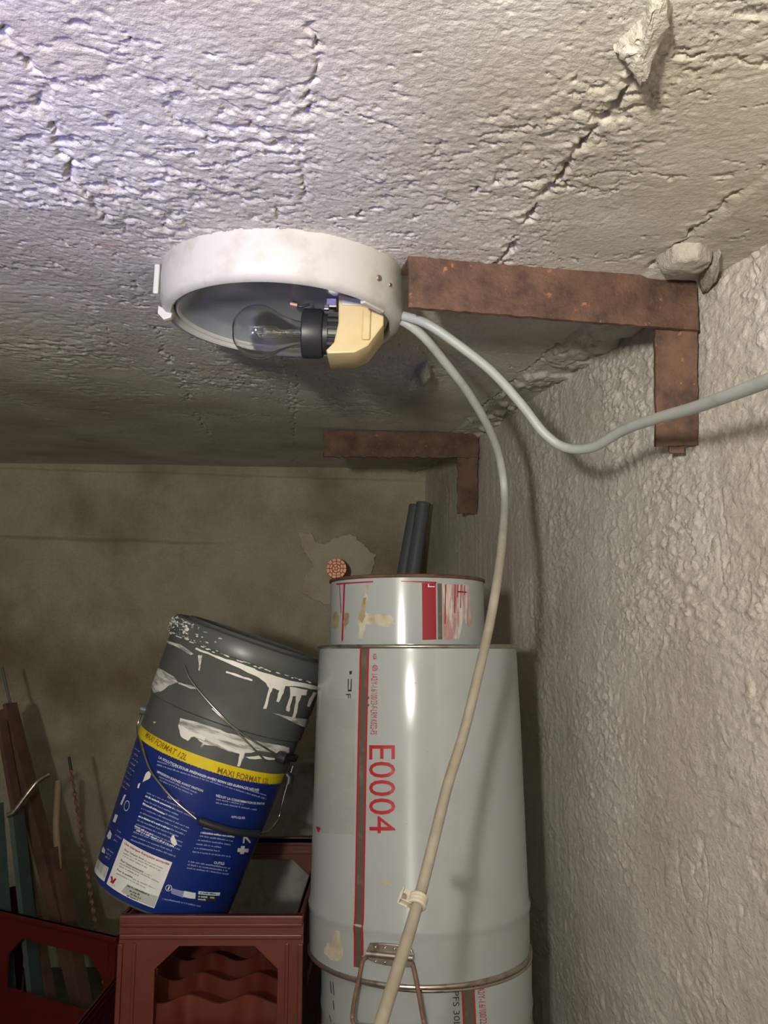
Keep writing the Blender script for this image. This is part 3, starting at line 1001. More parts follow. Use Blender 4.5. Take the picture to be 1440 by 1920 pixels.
print_poly('stain', dc, [(712, 1655), (737, 1654), (736, 1660), (712, 1660)], M['stain'], drum, 0.0005, 1, 4, 3)
rr = random.Random(8)
for k in range(16):
    x_, y_, l_, a_ = rr.uniform(730, 930), rr.uniform(1270, 1790), rr.uniform(2, 8), rr.uniform(-0.5, 0.6)
    w_ = rr.uniform(0.6, 1.6)
    print_poly('scuff', dc, [(x_, y_), (x_ + l_ * math.cos(a_), y_ + l_ * math.sin(a_)), (x_ + l_ * math.cos(a_), y_ + l_ * math.sin(a_) + w_), (x_, y_ + w_ * 0.6)], M['stain_dark'], drum, 0.0005)
# ear plate with welds and its hanging wire ring
eth, ez = dc.hit(732, 1790)
ear_n = Vector((math.sin(eth), -math.cos(eth), 0)); ear_t = Vector((math.cos(eth), math.sin(eth), 0))
ME = Matrix((ear_t.to_4d(), (-ear_n).to_4d(), (0, 0, 1, 0), (0, 0, 0, 1))).transposed()
for i in range(3): ME[3][i] = 0
ME = Matrix.Translation(dc.pt(eth, ez, 0.0)) @ ME
ear = prism('handle_plate', [[(-0.026, -0.008), (-0.010, -0.0115), (0.010, -0.0125), (0.026, -0.011), (0.030, -0.004), (0.030, 0.004), (0.026, 0.011), (0.010, 0.013), (-0.010, 0.013), (-0.026, 0.0115), (-0.029, 0.004), (-0.029, -0.004)]],
            0.004, M['tin'], drum, 0.0008, ME @ Matrix.Translation((0, -0.002, 0)))
bm = bmesh.new()
tube_bm(bm, [ME @ Vector((x_, -0.0052, 0.0002)) for x_ in (-0.029, -0.01, 0.01, 0.030)], 0.0042, 12)
autosmooth(bm_obj('hinge_barrel', bm, M['tin'], ear), 40)
for s in (-1, 1):
    for x_ in (-0.018, -0.006, 0.006, 0.018):
        bm = bmesh.new(); bmesh.ops.create_uvsphere(bm, u_segments=10, v_segments=6, radius=0.0017, matrix=ME @ Matrix.Translation((x_, -0.0042, 0.0083 * s)))
        bm_obj('weld_dot', bm, M['chrome'], ear, True)
wp = [(694, 1791, -.0060), (687, 1795, -.0062), (681, 1803, -.0065), (675, 1835, -.010), (670, 1868, -.018), (666, 1900, -.020), (667, 1913, -.020), (674, 1920, -.020), (700, 1922, -.020), (740, 1926, -.020), (780, 1930, -.020),
      (791, 1930, -.020), (795, 1922, -.020), (792, 1900, -.020), (786, 1865, -.018), (779, 1830, -.010), (774, 1808, -.0070), (769, 1800, -.0065), (762, 1797, -.006)]
tube('handle_wire', catmull([dc.hp(x_, y_, -o_ * 0.5) for x_, y_, o_ in wp], 5), 0.0026, M['rust_wire'], drum, 10)

# ---- lower drum
LX, LY = 0.058, 1.27
MLD = Matrix.Translation((LX, LY, 0))
lh = dz0 - 0.0
lprof = [(0.0, .1400), (0.008, .1405), (lh - 0.07, .1445), (lh - 0.06, .1460), (lh - 0.05, .1445), (lh - 0.004, .1455)]
ldrum = thing('steel_drum', 'lower white steel drum under the E0004 drum, with black PFS 30 lettering', 'drum', MLD)
ld = Cone(MLD, lprof)
ld.z0, ld.r0, ld.z1, ld.r1 = 0, .140, lh, .1455; ld.k = (ld.r1 - ld.r0) / lh
lathe('shell', [(r, z) for z, r in lprof], 128, M['drum_white'], ldrum)
lathe('drum_end', [(0, 0.004), (0.14, 0.004)], 64, M['drum_white'], ldrum)
lathe('drum_lid', [(0, lh - 0.004), (0.13, lh - 0.004), (0.1455, lh - 0.003)], 64, M['drum_white'], ldrum)
chime('rim_chime', .1440, lh - 0.0040, 0.0025, ldrum, M['tin'])
chime('bottom_chime', .1405, 0.003, 0.003, ldrum, M['tin'])
stripe('seam', ld, (877, 1848), (887, 2050), -0.0068, 0.0068, M['seam'], ldrum, 0.0004)
stripe('red_line', ld, (877, 1848), (887, 2050), -0.0088, -0.0066, M['red_ink'], ldrum)
stripe('red_line', ld, (877, 1848), (887, 2050), 0.0066, 0.0088, M['red_ink'], ldrum)
text('printed_code', ld, (854, 1858), (857, 1925), 'PFS 30L', 12, M['black_ink'], ldrum)
text('printed_code', ld, (901, 1848), (909, 1950), '1A2/Y-1.6/100/22-F-LRM', 13, M['red_ink'], ldrum)
for (a, b_) in (((619, 1840), (621, 1862)), ((624, 1842), (626, 1866)), ((624, 1876), (626, 1893)), ((619, 1903), (621, 1916)), ((627, 1918), (628, 1940))):
    print_poly('black_mark', ld, [(a[0], a[1]), (a[0] + 1.4, a[1]), (b_[0] + 1.4, b_[1]), (b_[0], b_[1])], M['black_ink'], ldrum)

# ---- small can on top
KX, KY = 0.0340, 1.268
kz0, kz1 = dz1 - 0.009, H + 0.1005
MK = Matrix.Translation((KX, KY, kz0)); kh = kz1 - kz0
kprof = [(0.0, .1135), (kh, .1130)]
can = thing('paint_can', 'stained white tin can with red stripe on top of the tall drum', 'can', MK)
kc = Cone(MK, kprof)
lathe('shell', [(.1135, 0), (.1130, kh), (.1122, kh), (.1127, 0.002), (0, 0.002)], 112, M['drum_white'], can, ang=50)
chime('rim', .1130, kh, 0.0024, can, M['rust_dark'])
print_poly('red_block', kc, [(791, 1093), (817, 1094), (818, 1199), (792, 1200)], M['dark_red'], can, 0.0004)
stripe('seam', kc, (824, 1094), (825, 1199), -0.0032, 0.0032, M['seam'], can, 0.0005)
stripe('red_line', kc, (646, 1093), (642, 1202), -0.0016, 0.0022, M['red_ink'], can)
stripe('red_line', kc, (637, 1094), (640, 1150), -0.0008, 0.0010, M['red_ink'], can)
print_poly('red_edge', kc, [(630, 1094), (664, 1091.5), (700, 1089.5), (700, 1092), (664, 1094), (632, 1097)], M['red_ink'], can)
print_poly('red_edge', kc, [(752, 1089), (818, 1091), (818, 1094), (752, 1091)], M['dark_red'], can)
print_poly('pink_smear', kc, [(829, 1094), (852, 1095), (872, 1096), (880, 1100), (884, 1180), (868, 1160), (860, 1198), (832, 1199)], M['pink_smear'], can, 0.0004, 1.5, 5, 3)
for k, (x_, y0_, y1_) in enumerate(((853, 1096, 1150), (858, 1096, 1120), (864, 1097, 1140), (871, 1097, 1116), (835, 1096, 1170))):
    stripe('red_drip', kc, (x_, y0_), (x_ - 1, y1_), -0.0008, 0.0008, M['dark_red'], can)
print_poly('red_mark', kc, [(858, 1108), (874, 1109), (874, 1112), (858, 1111)], M['dark_red'], can)
bm = bmesh.new(); poly_bm(bm, [kc.hit(*p) for p in [(802, 1095), (804, 1095), (804, 1099), (815, 1099.5), (815, 1101), (802, 1101)]])
wrap_bm('white_mark', bm, kc, M['ink_white'], can, 0.0008)
print_poly('stain', kc, [(688, 1095), (691, 1096), (690, 1120), (684, 1135), (688, 1150), (700, 1152), (735, 1154), (742, 1170), (720, 1176), (700, 1168), (686, 1170), (680, 1198), (673, 1198), (674, 1180), (669, 1165), (678, 1142), (684, 1118)],
           M['stain'], can, 0.0005, 2, 5, 3)
print_poly('stain', kc, [(624, 1150), (632, 1146), (637, 1156), (634, 1174), (628, 1180), (623, 1168)], M['stain_dark'], can, 0.0005, 1.5, 6, 3)
print_poly('stain', kc, [(647, 1150), (655, 1151), (655, 1168), (648, 1178), (644, 1166)], M['stain_dark'], can, 0.0007, 1.5, 7, 3)
print_poly('stain', kc, [(682, 1120), (688, 1120), (683, 1140), (686, 1155), (680, 1168), (672, 1160), (678, 1142)], M['stain_dark'], can, 0.0007, 1, 8, 3)

# ================================================================== GREY PIPES IN THE CORNER, COPPER STUB
def stick(name, label, cat, A, B, rad, mat, seg=20, hollow=False, group=None):
    A, B = Vector(A), Vector(B)
    ax = (B - A).normalized()
    Q = ax.to_track_quat('Z', 'Y').to_matrix().to_4x4()
    Mx = Matrix.Translation(A) @ Q
    L = (B - A).length
    t = thing(name, label, cat, Mx, group)
    if hollow:
        o = lathe('tube_wall', [(rad, 0), (rad, L - 0.001), (rad - 0.001, L), (rad * 0.86, L), (rad * 0.84, L - 0.002), (rad * 0.84, 0)], seg, mat, t, closed=True)
        lathe('end_rim', [(rad + 0.0002, L - 0.012), (rad + 0.0006, L - 0.010), (rad + 0.0006, L - 0.002), (rad - 0.0005, L + 0.0005), (rad * 0.85, L + 0.0005), (rad * 0.85, L - 0.012)], seg, mat, t, closed=True)
    return t


def ext(A, B, z):
    A, B = Vector(A), Vector(B)
    return A + (B - A) * ((z - A.z) / (B.z - A.z))


pA, pB = atY(779, 1040, 2.40), atY(791, 944, 2.44)
for nm, lab, pa, pb in (('grey_pipe', 'dark grey plastic pipe leaning in the back corner, taller of the pair', (774, 1075, 2.41), (794, 943, 2.42)),
                        ('grey_pipe', 'dark grey plastic pipe leaning in the back corner, shorter one behind the taller pipe', (757, 1075, 2.465), (780, 948, 2.475))):
    a, b_ = atY(*pa), atY(*pb)
    stick(nm, lab, 'pipe', ext(b_, a, 0.008), b_, 0.0200, M['pipe'], 24, True)

cu_f = atY(631, 1066, 2.565); cu_b = Vector((cu_f.x + 0.012, BACK_Y + 0.004, cu_f.z - 0.003))
ax = (cu_f - cu_b); L = ax.length
MCu = Matrix.Translation(cu_b) @ ax.to_track_quat('Z', 'Y').to_matrix().to_4x4()
cop = thing('copper_stub', 'bright copper cable end sticking out of the pale plaster patch on the back wall', 'pipe', MCu)
lathe('sheath', [(0.0, 0.0), (0.0315, 0.0), (0.0315, L - 0.004), (0.0300, L - 0.0015), (0.0, L - 0.0015)], 40, M['copper_dark'], cop)
bm = bmesh.new()
for (ra, rb, n, dz) in ((0.0, 0.0035, 1, 0.0), (0.0058, 0.0118, 5, 0.0), (0.0142, 0.0205, 8, 0.0), (0.0222, 0.0300, 12, 0.0)):
    for k in range(n):
        g = 0.20 if n > 1 else 0
        a0, a1 = 2 * math.pi * k / n + g * 6 / max(n, 1) * 0.5, 2 * math.pi * (k + 1) / n - g * 6 / max(n, 1) * 0.5
        arc = [a0 + (a1 - a0) * t / 6 for t in range(7)]
        rim = [(rb * math.cos(a), rb * math.sin(a)) for a in arc] + [(ra * math.cos(a), ra * math.sin(a)) for a in arc[::-1]]
        if ra == 0: rim = [(rb * math.cos(2 * math.pi * t / 14), rb * math.sin(2 * math.pi * t / 14)) for t in range(14)]
        hh = L + 0.002 + 0.0015 * random.random()
        tp = [bm.verts.new((x_, y_, hh)) for x_, y_ in rim]; bt = [bm.verts.new((x_, y_, L - 0.003)) for x_, y_ in rim]
        bm.faces.new(tp)
        for i in range(len(rim)):
            j = (i + 1) % len(rim); bm.faces.new((bt[i], bt[j], tp[j], tp[i]))
bm_obj('strand_ends', bm, M['copper'], cop)

# ================================================================== CRATES
def crate(name, label, Mx, w, d, h, mat, opening, post, rim_h, dividers=0, div_top=0.0, side_open=True, back=True):
    """origin at the front-left bottom corner, x along the front, y to the back"""
    t = thing(name, label, 'crate', Mx)
    th = 0.006
    x0, x1, z0, z1, ch = opening

    def hole(a, b_):
        return [(a, z0), (b_, z0), (b_, z1 - ch), (b_ - ch * 1.1, z1), (a + ch * 1.1, z1), (a, z1 - ch)]

    front = [[(0, 0), (w, 0), (w, h), (0, h)], hole(x0, x1)[::-1]]
    prism('front_panel', front, th, mat, t, 0.0008, Matrix.Translation((0, th / 2 + 0.005, 0)))
    if back: prism('back_panel', front, th, mat, t, 0.0008, Matrix.Translation((0, d - th / 2 - 0.005, 0)))
    sid = [[(0.012, 0), (d - 0.012, 0), (d - 0.012, h), (0.012, h)]]
    if side_open:
        sid.append(hole(d * 0.28, d * 0.72)[::-1])
    RZ = Matrix.Rotation(math.radians(90), 4, 'Z')
    for xx in (th / 2 + 0.005, w - th / 2 - 0.005):
        prism('side_panel', sid, th, mat, t, 0.0008, Matrix.Translation((xx, 0, 0)) @ RZ)
    # stepped rim with two ribs
    for nm, za, zb, o_ in (('rim', h - 0.011, h, 0.005), ('rim_rib', h - rim_h * 0.50, h - rim_h * 0.50 + 0.006, 0.004), ('rim_rib', h - rim_h, h - rim_h + 0.007, 0.004), ('base_rib', 0.0, 0.014, 0.003)):
        bm = bmesh.new()
        e = 0.005 - o_
        for (cx, cy, sx_, sy_) in ((w / 2, e + 0.0055, w - 2 * e, 0.011), (w / 2, d - e - 0.0055, w - 2 * e, 0.011), (e + 0.0055, d / 2, 0.011, d - 2 * e - 0.022), (w - e - 0.0055, d / 2, 0.011, d - 2 * e - 0.022)):
            if cy > d * 0.7 and not back: continue
            add_box(bm, (cx, cy, (za + zb) / 2), (sx_, sy_, zb - za), None, 0.0018)
        bm_obj(nm, bm, mat, t)
    # corner posts: shallow vertical ribs on the front
    for cx, cy in ((0, 0), (w, 0), (0, d), (w, d)):
        bm = bmesh.new()
        sx_ = 1 if cx == 0 else -1; sy_ = 1 if cy == 0 else -1
        for u0, u1, pr in ((0.0, post * 0.16, 0.0055), (post * 0.48, post * 0.60, 0.0030)):
            add_box(bm, (cx + sx_ * (u0 + u1) / 2, cy + sy_ * (0.0055 - pr / 2 + 0.001), (h - rim_h) / 2), (u1 - u0, pr + 0.002, h - rim_h - 0.01), None, 0.001)
            add_box(bm, (cx + sx_ * (0.0055 - pr / 2 + 0.001), cy + sy_ * ((u0 + u1) / 2 + 0.008), (h - rim_h) / 2), (pr + 0.002, u1 - u0, h - rim_h - 0.01), None, 0.001)
        bm_obj('corner_post', bm, mat, t)
    bm = bmesh.new()
    n = 6
    for k in range(n):
        add_box(bm, (w * (k + 0.5) / n, d / 2, 0.005), (w / n * 0.55, d - 0.02, 0.006))
    for k in range(4):
        add_box(bm, (w / 2, d * (k + 0.5) / 4, 0.0045), (w - 0.02, 0.014, 0.005))
    bm_obj('base_grid', bm, mat, t)
    # wavy dividers: crests over the cell walls
    for k in range(dividers):
        yy = 0.026 + k * 0.080
        nx = 41
        top = []
        for i in range(nx):
            x_ = 0.012 + (w - 0.024) * i / (nx - 1)
            ph = ((x_ - 0.094) / 0.080) % 1.0
            zz = div_top - 0.015 * (0.5 - 0.5 * math.cos(2 * math.pi * ph)) ** 0.8 
            fold = 0.010 * (0.5 + 0.5 * math.cos(2 * math.pi * ph)) ** 3
            top.append((x_, yy - fold, zz))
        vv = []
        for (x_, y_, z_) in top: vv += [(x_, y_, 0.008), (x_, y_, z_), (x_, y_ + 0.004, z_), (x_, y_ + 0.004, 0.008)]
        fs = []
        for i in range(nx - 1):
            a, b_ = 4 * i, 4 * i + 4
            fs += [(a, b_, b_ + 1, a + 1), (a + 1, b_ + 1, b_ + 2, a + 2), (a + 2, b_ + 2, b_ + 3, a + 3)]
        fs += [(0, 1, 2, 3), (4 * nx - 4, 4 * nx - 3, 4 * nx - 2, 4 * nx - 1)]
        autosmooth(mesh('divider', vv, fs, mat, t), 25)
    return t


base_h = 0.2765
fz = H - 0.3535 - base_h                      # height of the front crate
crate('plastic_crate', 'front red plastic crate with wavy dividers under the leaning blue and grey pail',
      Matrix.Translation((-0.358, 1.225, base_h)), 0.249, 0.50, fz, M['crate'], (0.050, 0.2150, fz - 0.140, fz - 0.040, 0.029), 0.040, 0.031, 5, fz - 0.105)
crate('plastic_crate', 'low dark red crate underneath the front crate, its ribbed rim crossing the bottom left corner',
      Matrix.Translation((-0.528, 1.215, 0)), 0.415, 0.66, base_h, M['crate_dark'], (0.10, 0.31, 0.09, 0.21, 0.03), 0.05, 0.032)
yaw = math.atan2(-0.179, 0.314)
rc = Vector((-0.549, 1.862, 0)); wl_ = 0.52
e_ = Vector((math.cos(yaw), math.sin(yaw), 0))
lcz = H - 0.58
MLc = Matrix.Translation(rc - e_ * wl_) @ Matrix.Rotation(yaw, 4, 'Z')
crate('plastic_crate', 'dark red plastic crate standing askew at the left, holding rusty bars', MLc, wl_, 0.19, lcz, M['crate_dark'],
      (0.185, 0.485, lcz - 0.155, lcz - 0.048, 0.040), 0.05, 0.012, back=False, side_open=False)

# dirty white drum on the floor behind the crates
MP = Matrix.Translation((-0.195, 2.06, 0))
wp_ = thing('plastic_drum', 'dirty white plastic drum half hidden behind the front crate, between leaning pail and tall drum', 'drum', MP)
ph_ = H - 0.24
lathe('shell', [(0, 0.0), (.1325, 0.0), (.1400, 0.010), (.1500, ph_ * .5), (.1520, ph_ * .5 + .01), (.1500, ph_ * .5 + .02), (.1480, ph_ - .03), (.1400, ph_ - .012), (.138, ph_ - .010), (0, ph_ - .010)], 64, M['pail_white'], wp_)
lathe('lid', [(0, ph_ - .003), (.136, ph_ - .003), (.139, ph_), (.1445, ph_), (.1450, ph_ - .022), (.1425, ph_ - .022)], 64, M['pail_white'], wp_)

# ================================================================== LEANING BLUE AND GREY PAIL
tilt = math.radians(19.0)
BY = 1.362
b0 = atY(304, 1671, BY)
ax = Vector((math.sin(tilt), 0, math.cos(tilt))); xx = Vector((math.cos(tilt), 0, -math.sin(tilt)))
MB_ = Matrix((xx.to_4d(), (0, 1, 0, 0), ax.to_4d(), (0, 0, 0, 1))).transposed()
for i in range(3): MB_[3][i] = 0
MB_ = Matrix.Translation(b0) @ MB_
pail = thing('paint_pail', 'grey plastic pail with blue label and yellow band, paint-splashed, leaning on the red crate', 'pail', MB_)
bL = 0.385
bprof = [(0.0, .1035), (0.006, .1052), (0.2565, .1190), (0.332, .1222), (0.372, .1238)]
bc = Cone(MB_, bprof)
lathe('body', [(0, 0.004), (.098, 0.004), (.1000, 0.0), (.1040, 0.0), (.1050, 0.003), (.1190, 0.2565), (.1196, 0.274), (.1222, 0.276), (.1226, 0.314), (.1240, 0.317), (.1246, 0.364), (.1262, 0.367), (.1262, 0.374), (.122, 0.378), (0.121, 0.378)],
      112, M['pail_grey'], pail, ang=30)
bprof = [(0.0, .1040), (0.003, .1050), (0.2565, .1190), (0.274, .1196), (0.276, .1222), (0.314, .1226), (0.317, .1240), (0.364, .1246), (0.367, .1262), (0.374, .1262)]
bc.prof = bprof
lidp = lathe('lid', [(.1268, 0.3680), (.1300, 0.3690), (.1308, 0.3730), (.1300, 0.3880), (.1270, 0.3950), (.1210, 0.3975), (.1170, 0.3950), (.1155, 0.3880), (.1100, 0.3870), (.1085, 0.3960), (.1045, 0.4010), (.0990, 0.4010), (.0960, 0.3940), (.0950, 0.3880), (0, 0.3880)],
             112, M['pail_grey'], pail, ang=35)
lidp['label'] = 'grey lid with paint-spattered rim'
# label wrap and band
zt = bc.hit(382, 1443)[1]; zy = bc.hit(382, 1419)[1]


def wrap(name, za, zb, t0, t1, mat, off, n=72, rows=6):
    bm = bmesh.new(); prev = None
    for i in range(n + 1):
        th = t0 + (t1 - t0) * i / n
        row = [bm.verts.new(bc.pt(th, za + (zb - za) * j / rows, off)) for j in range(rows + 1)]
        if prev:
            for j in range(rows): bm.faces.new((prev[j], row[j], row[j + 1], prev[j + 1]))
        prev = row
    return bm_obj(name, bm, mat, pail, True)


lab = wrap('label', 0.0032, zt + 0.001, -math.pi, math.pi * 0.98, M['label_blue'], 0.0006, 224)
lab['label'] = 'blue printed label'
band_o = wrap('band', zt, zy, -1.75, bc.hit(536, 1458)[0] - 0.06, M['label_yellow'], 0.0006)
band_o['label'] = 'yellow printed band'
t_end = bc.hit(536, 1458)[0] - 0.06
bm = bmesh.new(); zc_ = (zt + zy) / 2; zr = (zy - zt) / 2
poly_bm(bm, [(t_end - 0.01, zy), (t_end - 0.01, zt)] + [(t_end + 0.16 * math.sin(a), zc_ - zr * math.cos(a)) for a in [math.pi * k / 12 for k in range(13)]])
wrap_bm('band_end', bm, bc, M['label_yellow'], pail, 0.0006)
T = lambda s, A, B, h, mm, bo=0.0, off=0.0009: text('printed_text', bc, A, B, s, h, M[mm], pail, bo, off)
T('MAXI FORMAT 12L', (277, 1377), (352, 1421), 11.5, 'ink_brown', 0.012, 0.0011)
T('MAXI FORMAT 12L', (408, 1442.5), (502, 1464), 11.5, 'ink_brown', 0.012, 0.0011)
T('LA SOLUTION POUR PRÉPARER AVEC SOIN LES SURFACES NEUVES', (300, 1419), (484, 1480), 6, 'ink_white', 0.02)
T('IMPRESSION SOIGNÉE AVANT FINITION', (297, 1446), (381, 1482), 5.5, 'ink_white', 0.015)
T('RÉDUIT LA CONSOMMATION DE PEINTURE', (405, 1490), (494, 1505), 5.5, 'ink_white', 0.015)
T('PRÉPARER', (316, 1493), (337, 1502), 5, 'ink_white', 0.015)
T('APPLIQUER', (432, 1530.5), (458, 1533), 5, 'ink_white', 0.015)
T('OUTILS', (400, 1616), (419, 1618), 5, 'ink_white', 0.015)
rows = [((297, 1427), (500, 1491)), ((296, 1433.5), (500, 1498))]
rows += [((300, 1456), (372, 1487)), ((300, 1462), (364, 1490)), ((405, 1497.5), (458, 1508)), ((404, 1504), (482, 1518))]
rows += strip_rows((277, 1486), (369, 1526), (247, 1574), (348, 1612), 13, 2, 0.7)
rows += strip_rows((384, 1544), (455, 1557), (361, 1596), (440, 1606), 8, 3, 0.6)
rows += strip_rows((353, 1614), (447, 1630), (350, 1626), (440, 1640), 3, 4, 0.8)
rows += [((305, 1684), (380, 1699))]
small_lines('small_print', bc, rows, 3.0, M['ink_pale'], pail, 5)
rows = [((275, 1492), (330, 1517)), ((270, 1506), (312, 1527)), ((255, 1548), (290, 1566)), ((262, 1530), (320, 1554)), ((258, 1556), (330, 1588)), ((376, 1560), (440, 1568))]
small_lines('small_print', bc, rows, 3.4, M['ink_white'], pail, 6, 0.0010)
rows = strip_rows((252, 1400), (272, 1416), (228, 1470), (246, 1486), 9, 7, 0.7) + strip_rows((222, 1556), (236, 1566), (216, 1574), (228, 1582), 3, 8, 0.7) + strip_rows((204, 1592), (218, 1602), (200, 1606), (212, 1614), 3, 9, 0.7)
small_lines('small_print', bc, rows, 3.0, M['ink_pale'], pail, 9)
# icons down the left side
for pl in ([(209, 1556), (212, 1564), (210, 1573), (206, 1574), (203, 1568)], [(196, 1587), (200, 1594), (199, 1601), (193, 1597)],
           [(219, 1527), (224, 1529), (219, 1543), (214, 1541)], [(236, 1490), (239, 1491), (231, 1510), (228, 1508)]):
    print_poly('icon', bc, pl, M['ink_white'], pail, 0.0009)
bm = bmesh.new()
ct, cz = bc.hit(240, 1511)
rv = [[bm.verts.new((ct + r_ * math.cos(a) / .112, cz + r_ * math.sin(a), 0)) for a in [2 * math.pi * k / 24 for k in range(24)]] for r_ in (0.0072, 0.0062)]
for k in range(24): bm.faces.new((rv[0][k], rv[0][(k + 1) % 24], rv[1][(k + 1) % 24], rv[1][k]))
wrap_bm('icon', bm, bc, M['ink_white'], pail, 0.0009)
bm = bmesh.new()
ct, cz = bc.hit(316.4, 1664)
rv = [[bm.verts.new((ct + r_ * math.cos(a) / .106, cz + r_ * math.sin(a), 0)) for a in [2 * math.pi * k / 24 for k in range(24)]] for r_ in (0.0044, 0.0037)]
for k in range(24): bm.faces.new((rv[0][k], rv[0][(k + 1) % 24], rv[1][(k + 1) % 24], rv[1][k]))
poly_bm(bm, [bc.hit(*p) for p in [(317, 1660), (319, 1662), (316, 1668), (314, 1667)]])
wrap_bm('icon', bm, bc, M['ink_white'], pail, 0.0009)
# white cross and tool icon at the right
for pl in ([(450, 1585), (457, 1585), (455, 1600), (448, 1600)], [(444, 1589), (464, 1590), (463, 1597), (443, 1596)], [(455, 1564), (458, 1564), (468, 1578), (466, 1580), (457, 1570), (456, 1580), (453, 1580)]):
    print_poly('icon', bc, pl, M['ink_white'], pail, 0.0009)
# white paper panel
stk = print_poly('panel', bc, [(234, 1572), (323.5, 1616), (289.5, 1702), (202, 1657)], M['sticker'], pail, 0.0009)
stk['label'] = 'white printed panel on the blue label'
tp = lambda s, A, B, h, mm, bo=0.0: text('panel_text', bc, A, B, s, h, M[mm], stk, bo, 0.0013)
tp('Une marque française engagée', (236, 1581), (318, 1620), 6, 'red_ink', 0.02)
tp("Pour l'emploi local", (236, 1593), (271, 1611), 4.6, 'black_ink', 0.015)
tp("Pour l'environnement", (229, 1612), (271, 1634), 4.6, 'black_ink', 0.015)
tp('Pour la qualité', (222, 1630), (250, 1645), 4.6, 'black_ink', 0.015)
rows = [((273, 1613), (310, 1629)), ((234, 1599), (304, 1633)), ((233, 1604), (278, 1627)), ((273, 1636), (288, 1643)), ((227, 1618), (300, 1654)), ((226, 1623), (262, 1642)), ((250, 1647), (296, 1667)), ((221, 1637), (278, 1666)), ((231, 1690), (231.5, 1690.4))]
small_lines('small_print', bc, rows[:-1], 2.6, M['ink_grey'], stk, 12, 0.0013)
print_poly('grey_panel', bc, [(241, 1657), (297, 1680), (289, 1700), (229, 1671)], M['box_grey'], stk, 0.0012)
small_lines('small_print', bc, [((241, 1660), (285, 1679)), ((245, 1669), (266, 1678)), ((247, 1675), (268, 1685)), ((240, 1678), (262, 1688))], 3.0, M['black_ink'], stk, 13, 0.0015)
print_poly('emblem', bc, [(210, 1642), (214, 1644), (214.5, 1651), (218, 1646), (221, 1648), (215, 1657), (209, 1654), (211, 1651)], M['red_ink'], stk, 0.0013)
text('emblem', bc, (211.5, 1657.5), (218, 1660.5), '33', 4.5, M['ink_grey'], stk, 0.0, 0.0013)
# barcode
print_poly('barcode', bc, [(187, 1609), (206.5, 1627), (198, 1653), (179.5, 1628)], M['sticker'], pail, 0.0009)
bm = bmesh.new()
for k in range(13):
    t = (k + 0.7) / 14.0; w_ = random.choice((0.018, 0.03, 0.04))
    lo = lambda q: (180.5 + (198 - 180.5) * q + 1.5, 1629 + (1652 - 1629) * q - 4); hi = lambda q: (187 + (206 - 187) * q, 1611 + (1628.5 - 1611) * q)
    bm.faces.new([bm.verts.new((*bc.hit(*p), 0)) for p in (lo(t), lo(t + w_), hi(t + w_), hi(t))])
wrap_bm('barcode_bars', bm, bc, M['ink_grey'], pail, 0.0012, 1, 1)
# row of marks low on the label
print_poly('mark', bc, [(321, 1664), (345, 1670), (343, 1682), (321, 1674)], M['ink_pale'], pail, 0.0009)
print_poly('mark', bc, [(345, 1669), (366, 1673), (365, 1684), (354, 1683), (342, 1680)], M['ink_white'], pail, 0.0010)
print_poly('mark', bc, [(371.5, 1669.5), (411, 1672), (410, 1678), (370.5, 1675)], M['ink_white'], pail, 0.0009)
print_poly('mark', bc, [(370, 1677), (405, 1679), (403, 1689), (368, 1686)], M['black_ink'], pail, 0.0009)
small_lines('small_print', bc, [((371, 1679), (388, 1681)), ((392, 1681), (402, 1682)), ((370, 1684), (386, 1686))], 3.2, M['ink_white'], pail, 15, 0.0012)
small_lines('small_print', bc, [((374, 1672.5), (404, 1675))], 2.4, M['label_blue'], pail, 16, 0.0012)
# splash on the label
print_poly('paint_splash', bc, [(323, 1566), (327, 1565), (329, 1572), (333, 1582), (328, 1585), (322, 1580), (320, 1573)], M['paint_white'], pail, 0.0012, 0.8, 3, 2)
print_poly('paint_splash', bc, [(278, 1448), (284, 1446), (287, 1450), (284, 1458), (277, 1463), (270, 1467), (273, 1458)], M['paint_white'], pail, 0.0012, 0.8, 4, 2)
print_poly('paint_splash', bc, [(262, 1470), (266, 1468), (263, 1478), (260, 1478)], M['paint_white'], pail, 0.0012)


def z1(pl): return [(240 + x / 4.8, 1340 + y / 4.8) for x, y in pl]
def z6(pl): return [(290 + x / 4.364, 1140 + y / 4.364) for x, y in pl]


PS = lambda pl, mm, s, off=0.0013: print_poly('paint_splash', bc, pl, M[mm], pail, off, 0.9, s, 3)
PS(z1([(480, 30), (640, 70), (800, 120), (900, 165), (1010, 190), (1150, 230), (1300, 262), (1440, 290), (1440, 345), (1300, 340), (1180, 325), (1050, 340), (1000, 460), (975, 462), (1000, 350), (900, 325), (800, 280),
       (690, 268), (665, 295), (655, 283), (680, 255), (600, 195), (575, 200), (545, 235), (485, 195), (462, 95)]), 'paint_thin', 21)
PS(z1([(462, 95), (500, 100), (560, 150), (700, 200), (690, 235), (600, 195), (575, 200), (545, 235), (485, 195)]), 'paint_white', 22, 0.0016)
PS(z1([(740, 230), (1000, 320), (1050, 330), (1030, 370), (1000, 460), (975, 462), (1000, 350), (900, 315)]), 'paint_white', 23, 0.0016)
PS(z1([(1050, 375), (1180, 360), (1300, 385), (1420, 400), (1300, 400), (1180, 392), (1080, 392)]), 'paint_white', 24)
PS(z6([(350, 325), (480, 380), (640, 430), (820, 495), (840, 512), (1000, 560), (1150, 600), (1340, 640), (1340, 668), (1230, 650), (1130, 635), (1060, 635), (1045, 690), (1005, 765), (985, 760), (1012, 670), (965, 650), (940, 690), (905, 822), (880, 820),
       (930, 650), (905, 610), (830, 556), (640, 468), (450, 380), (340, 338)]), 'paint_white', 25)
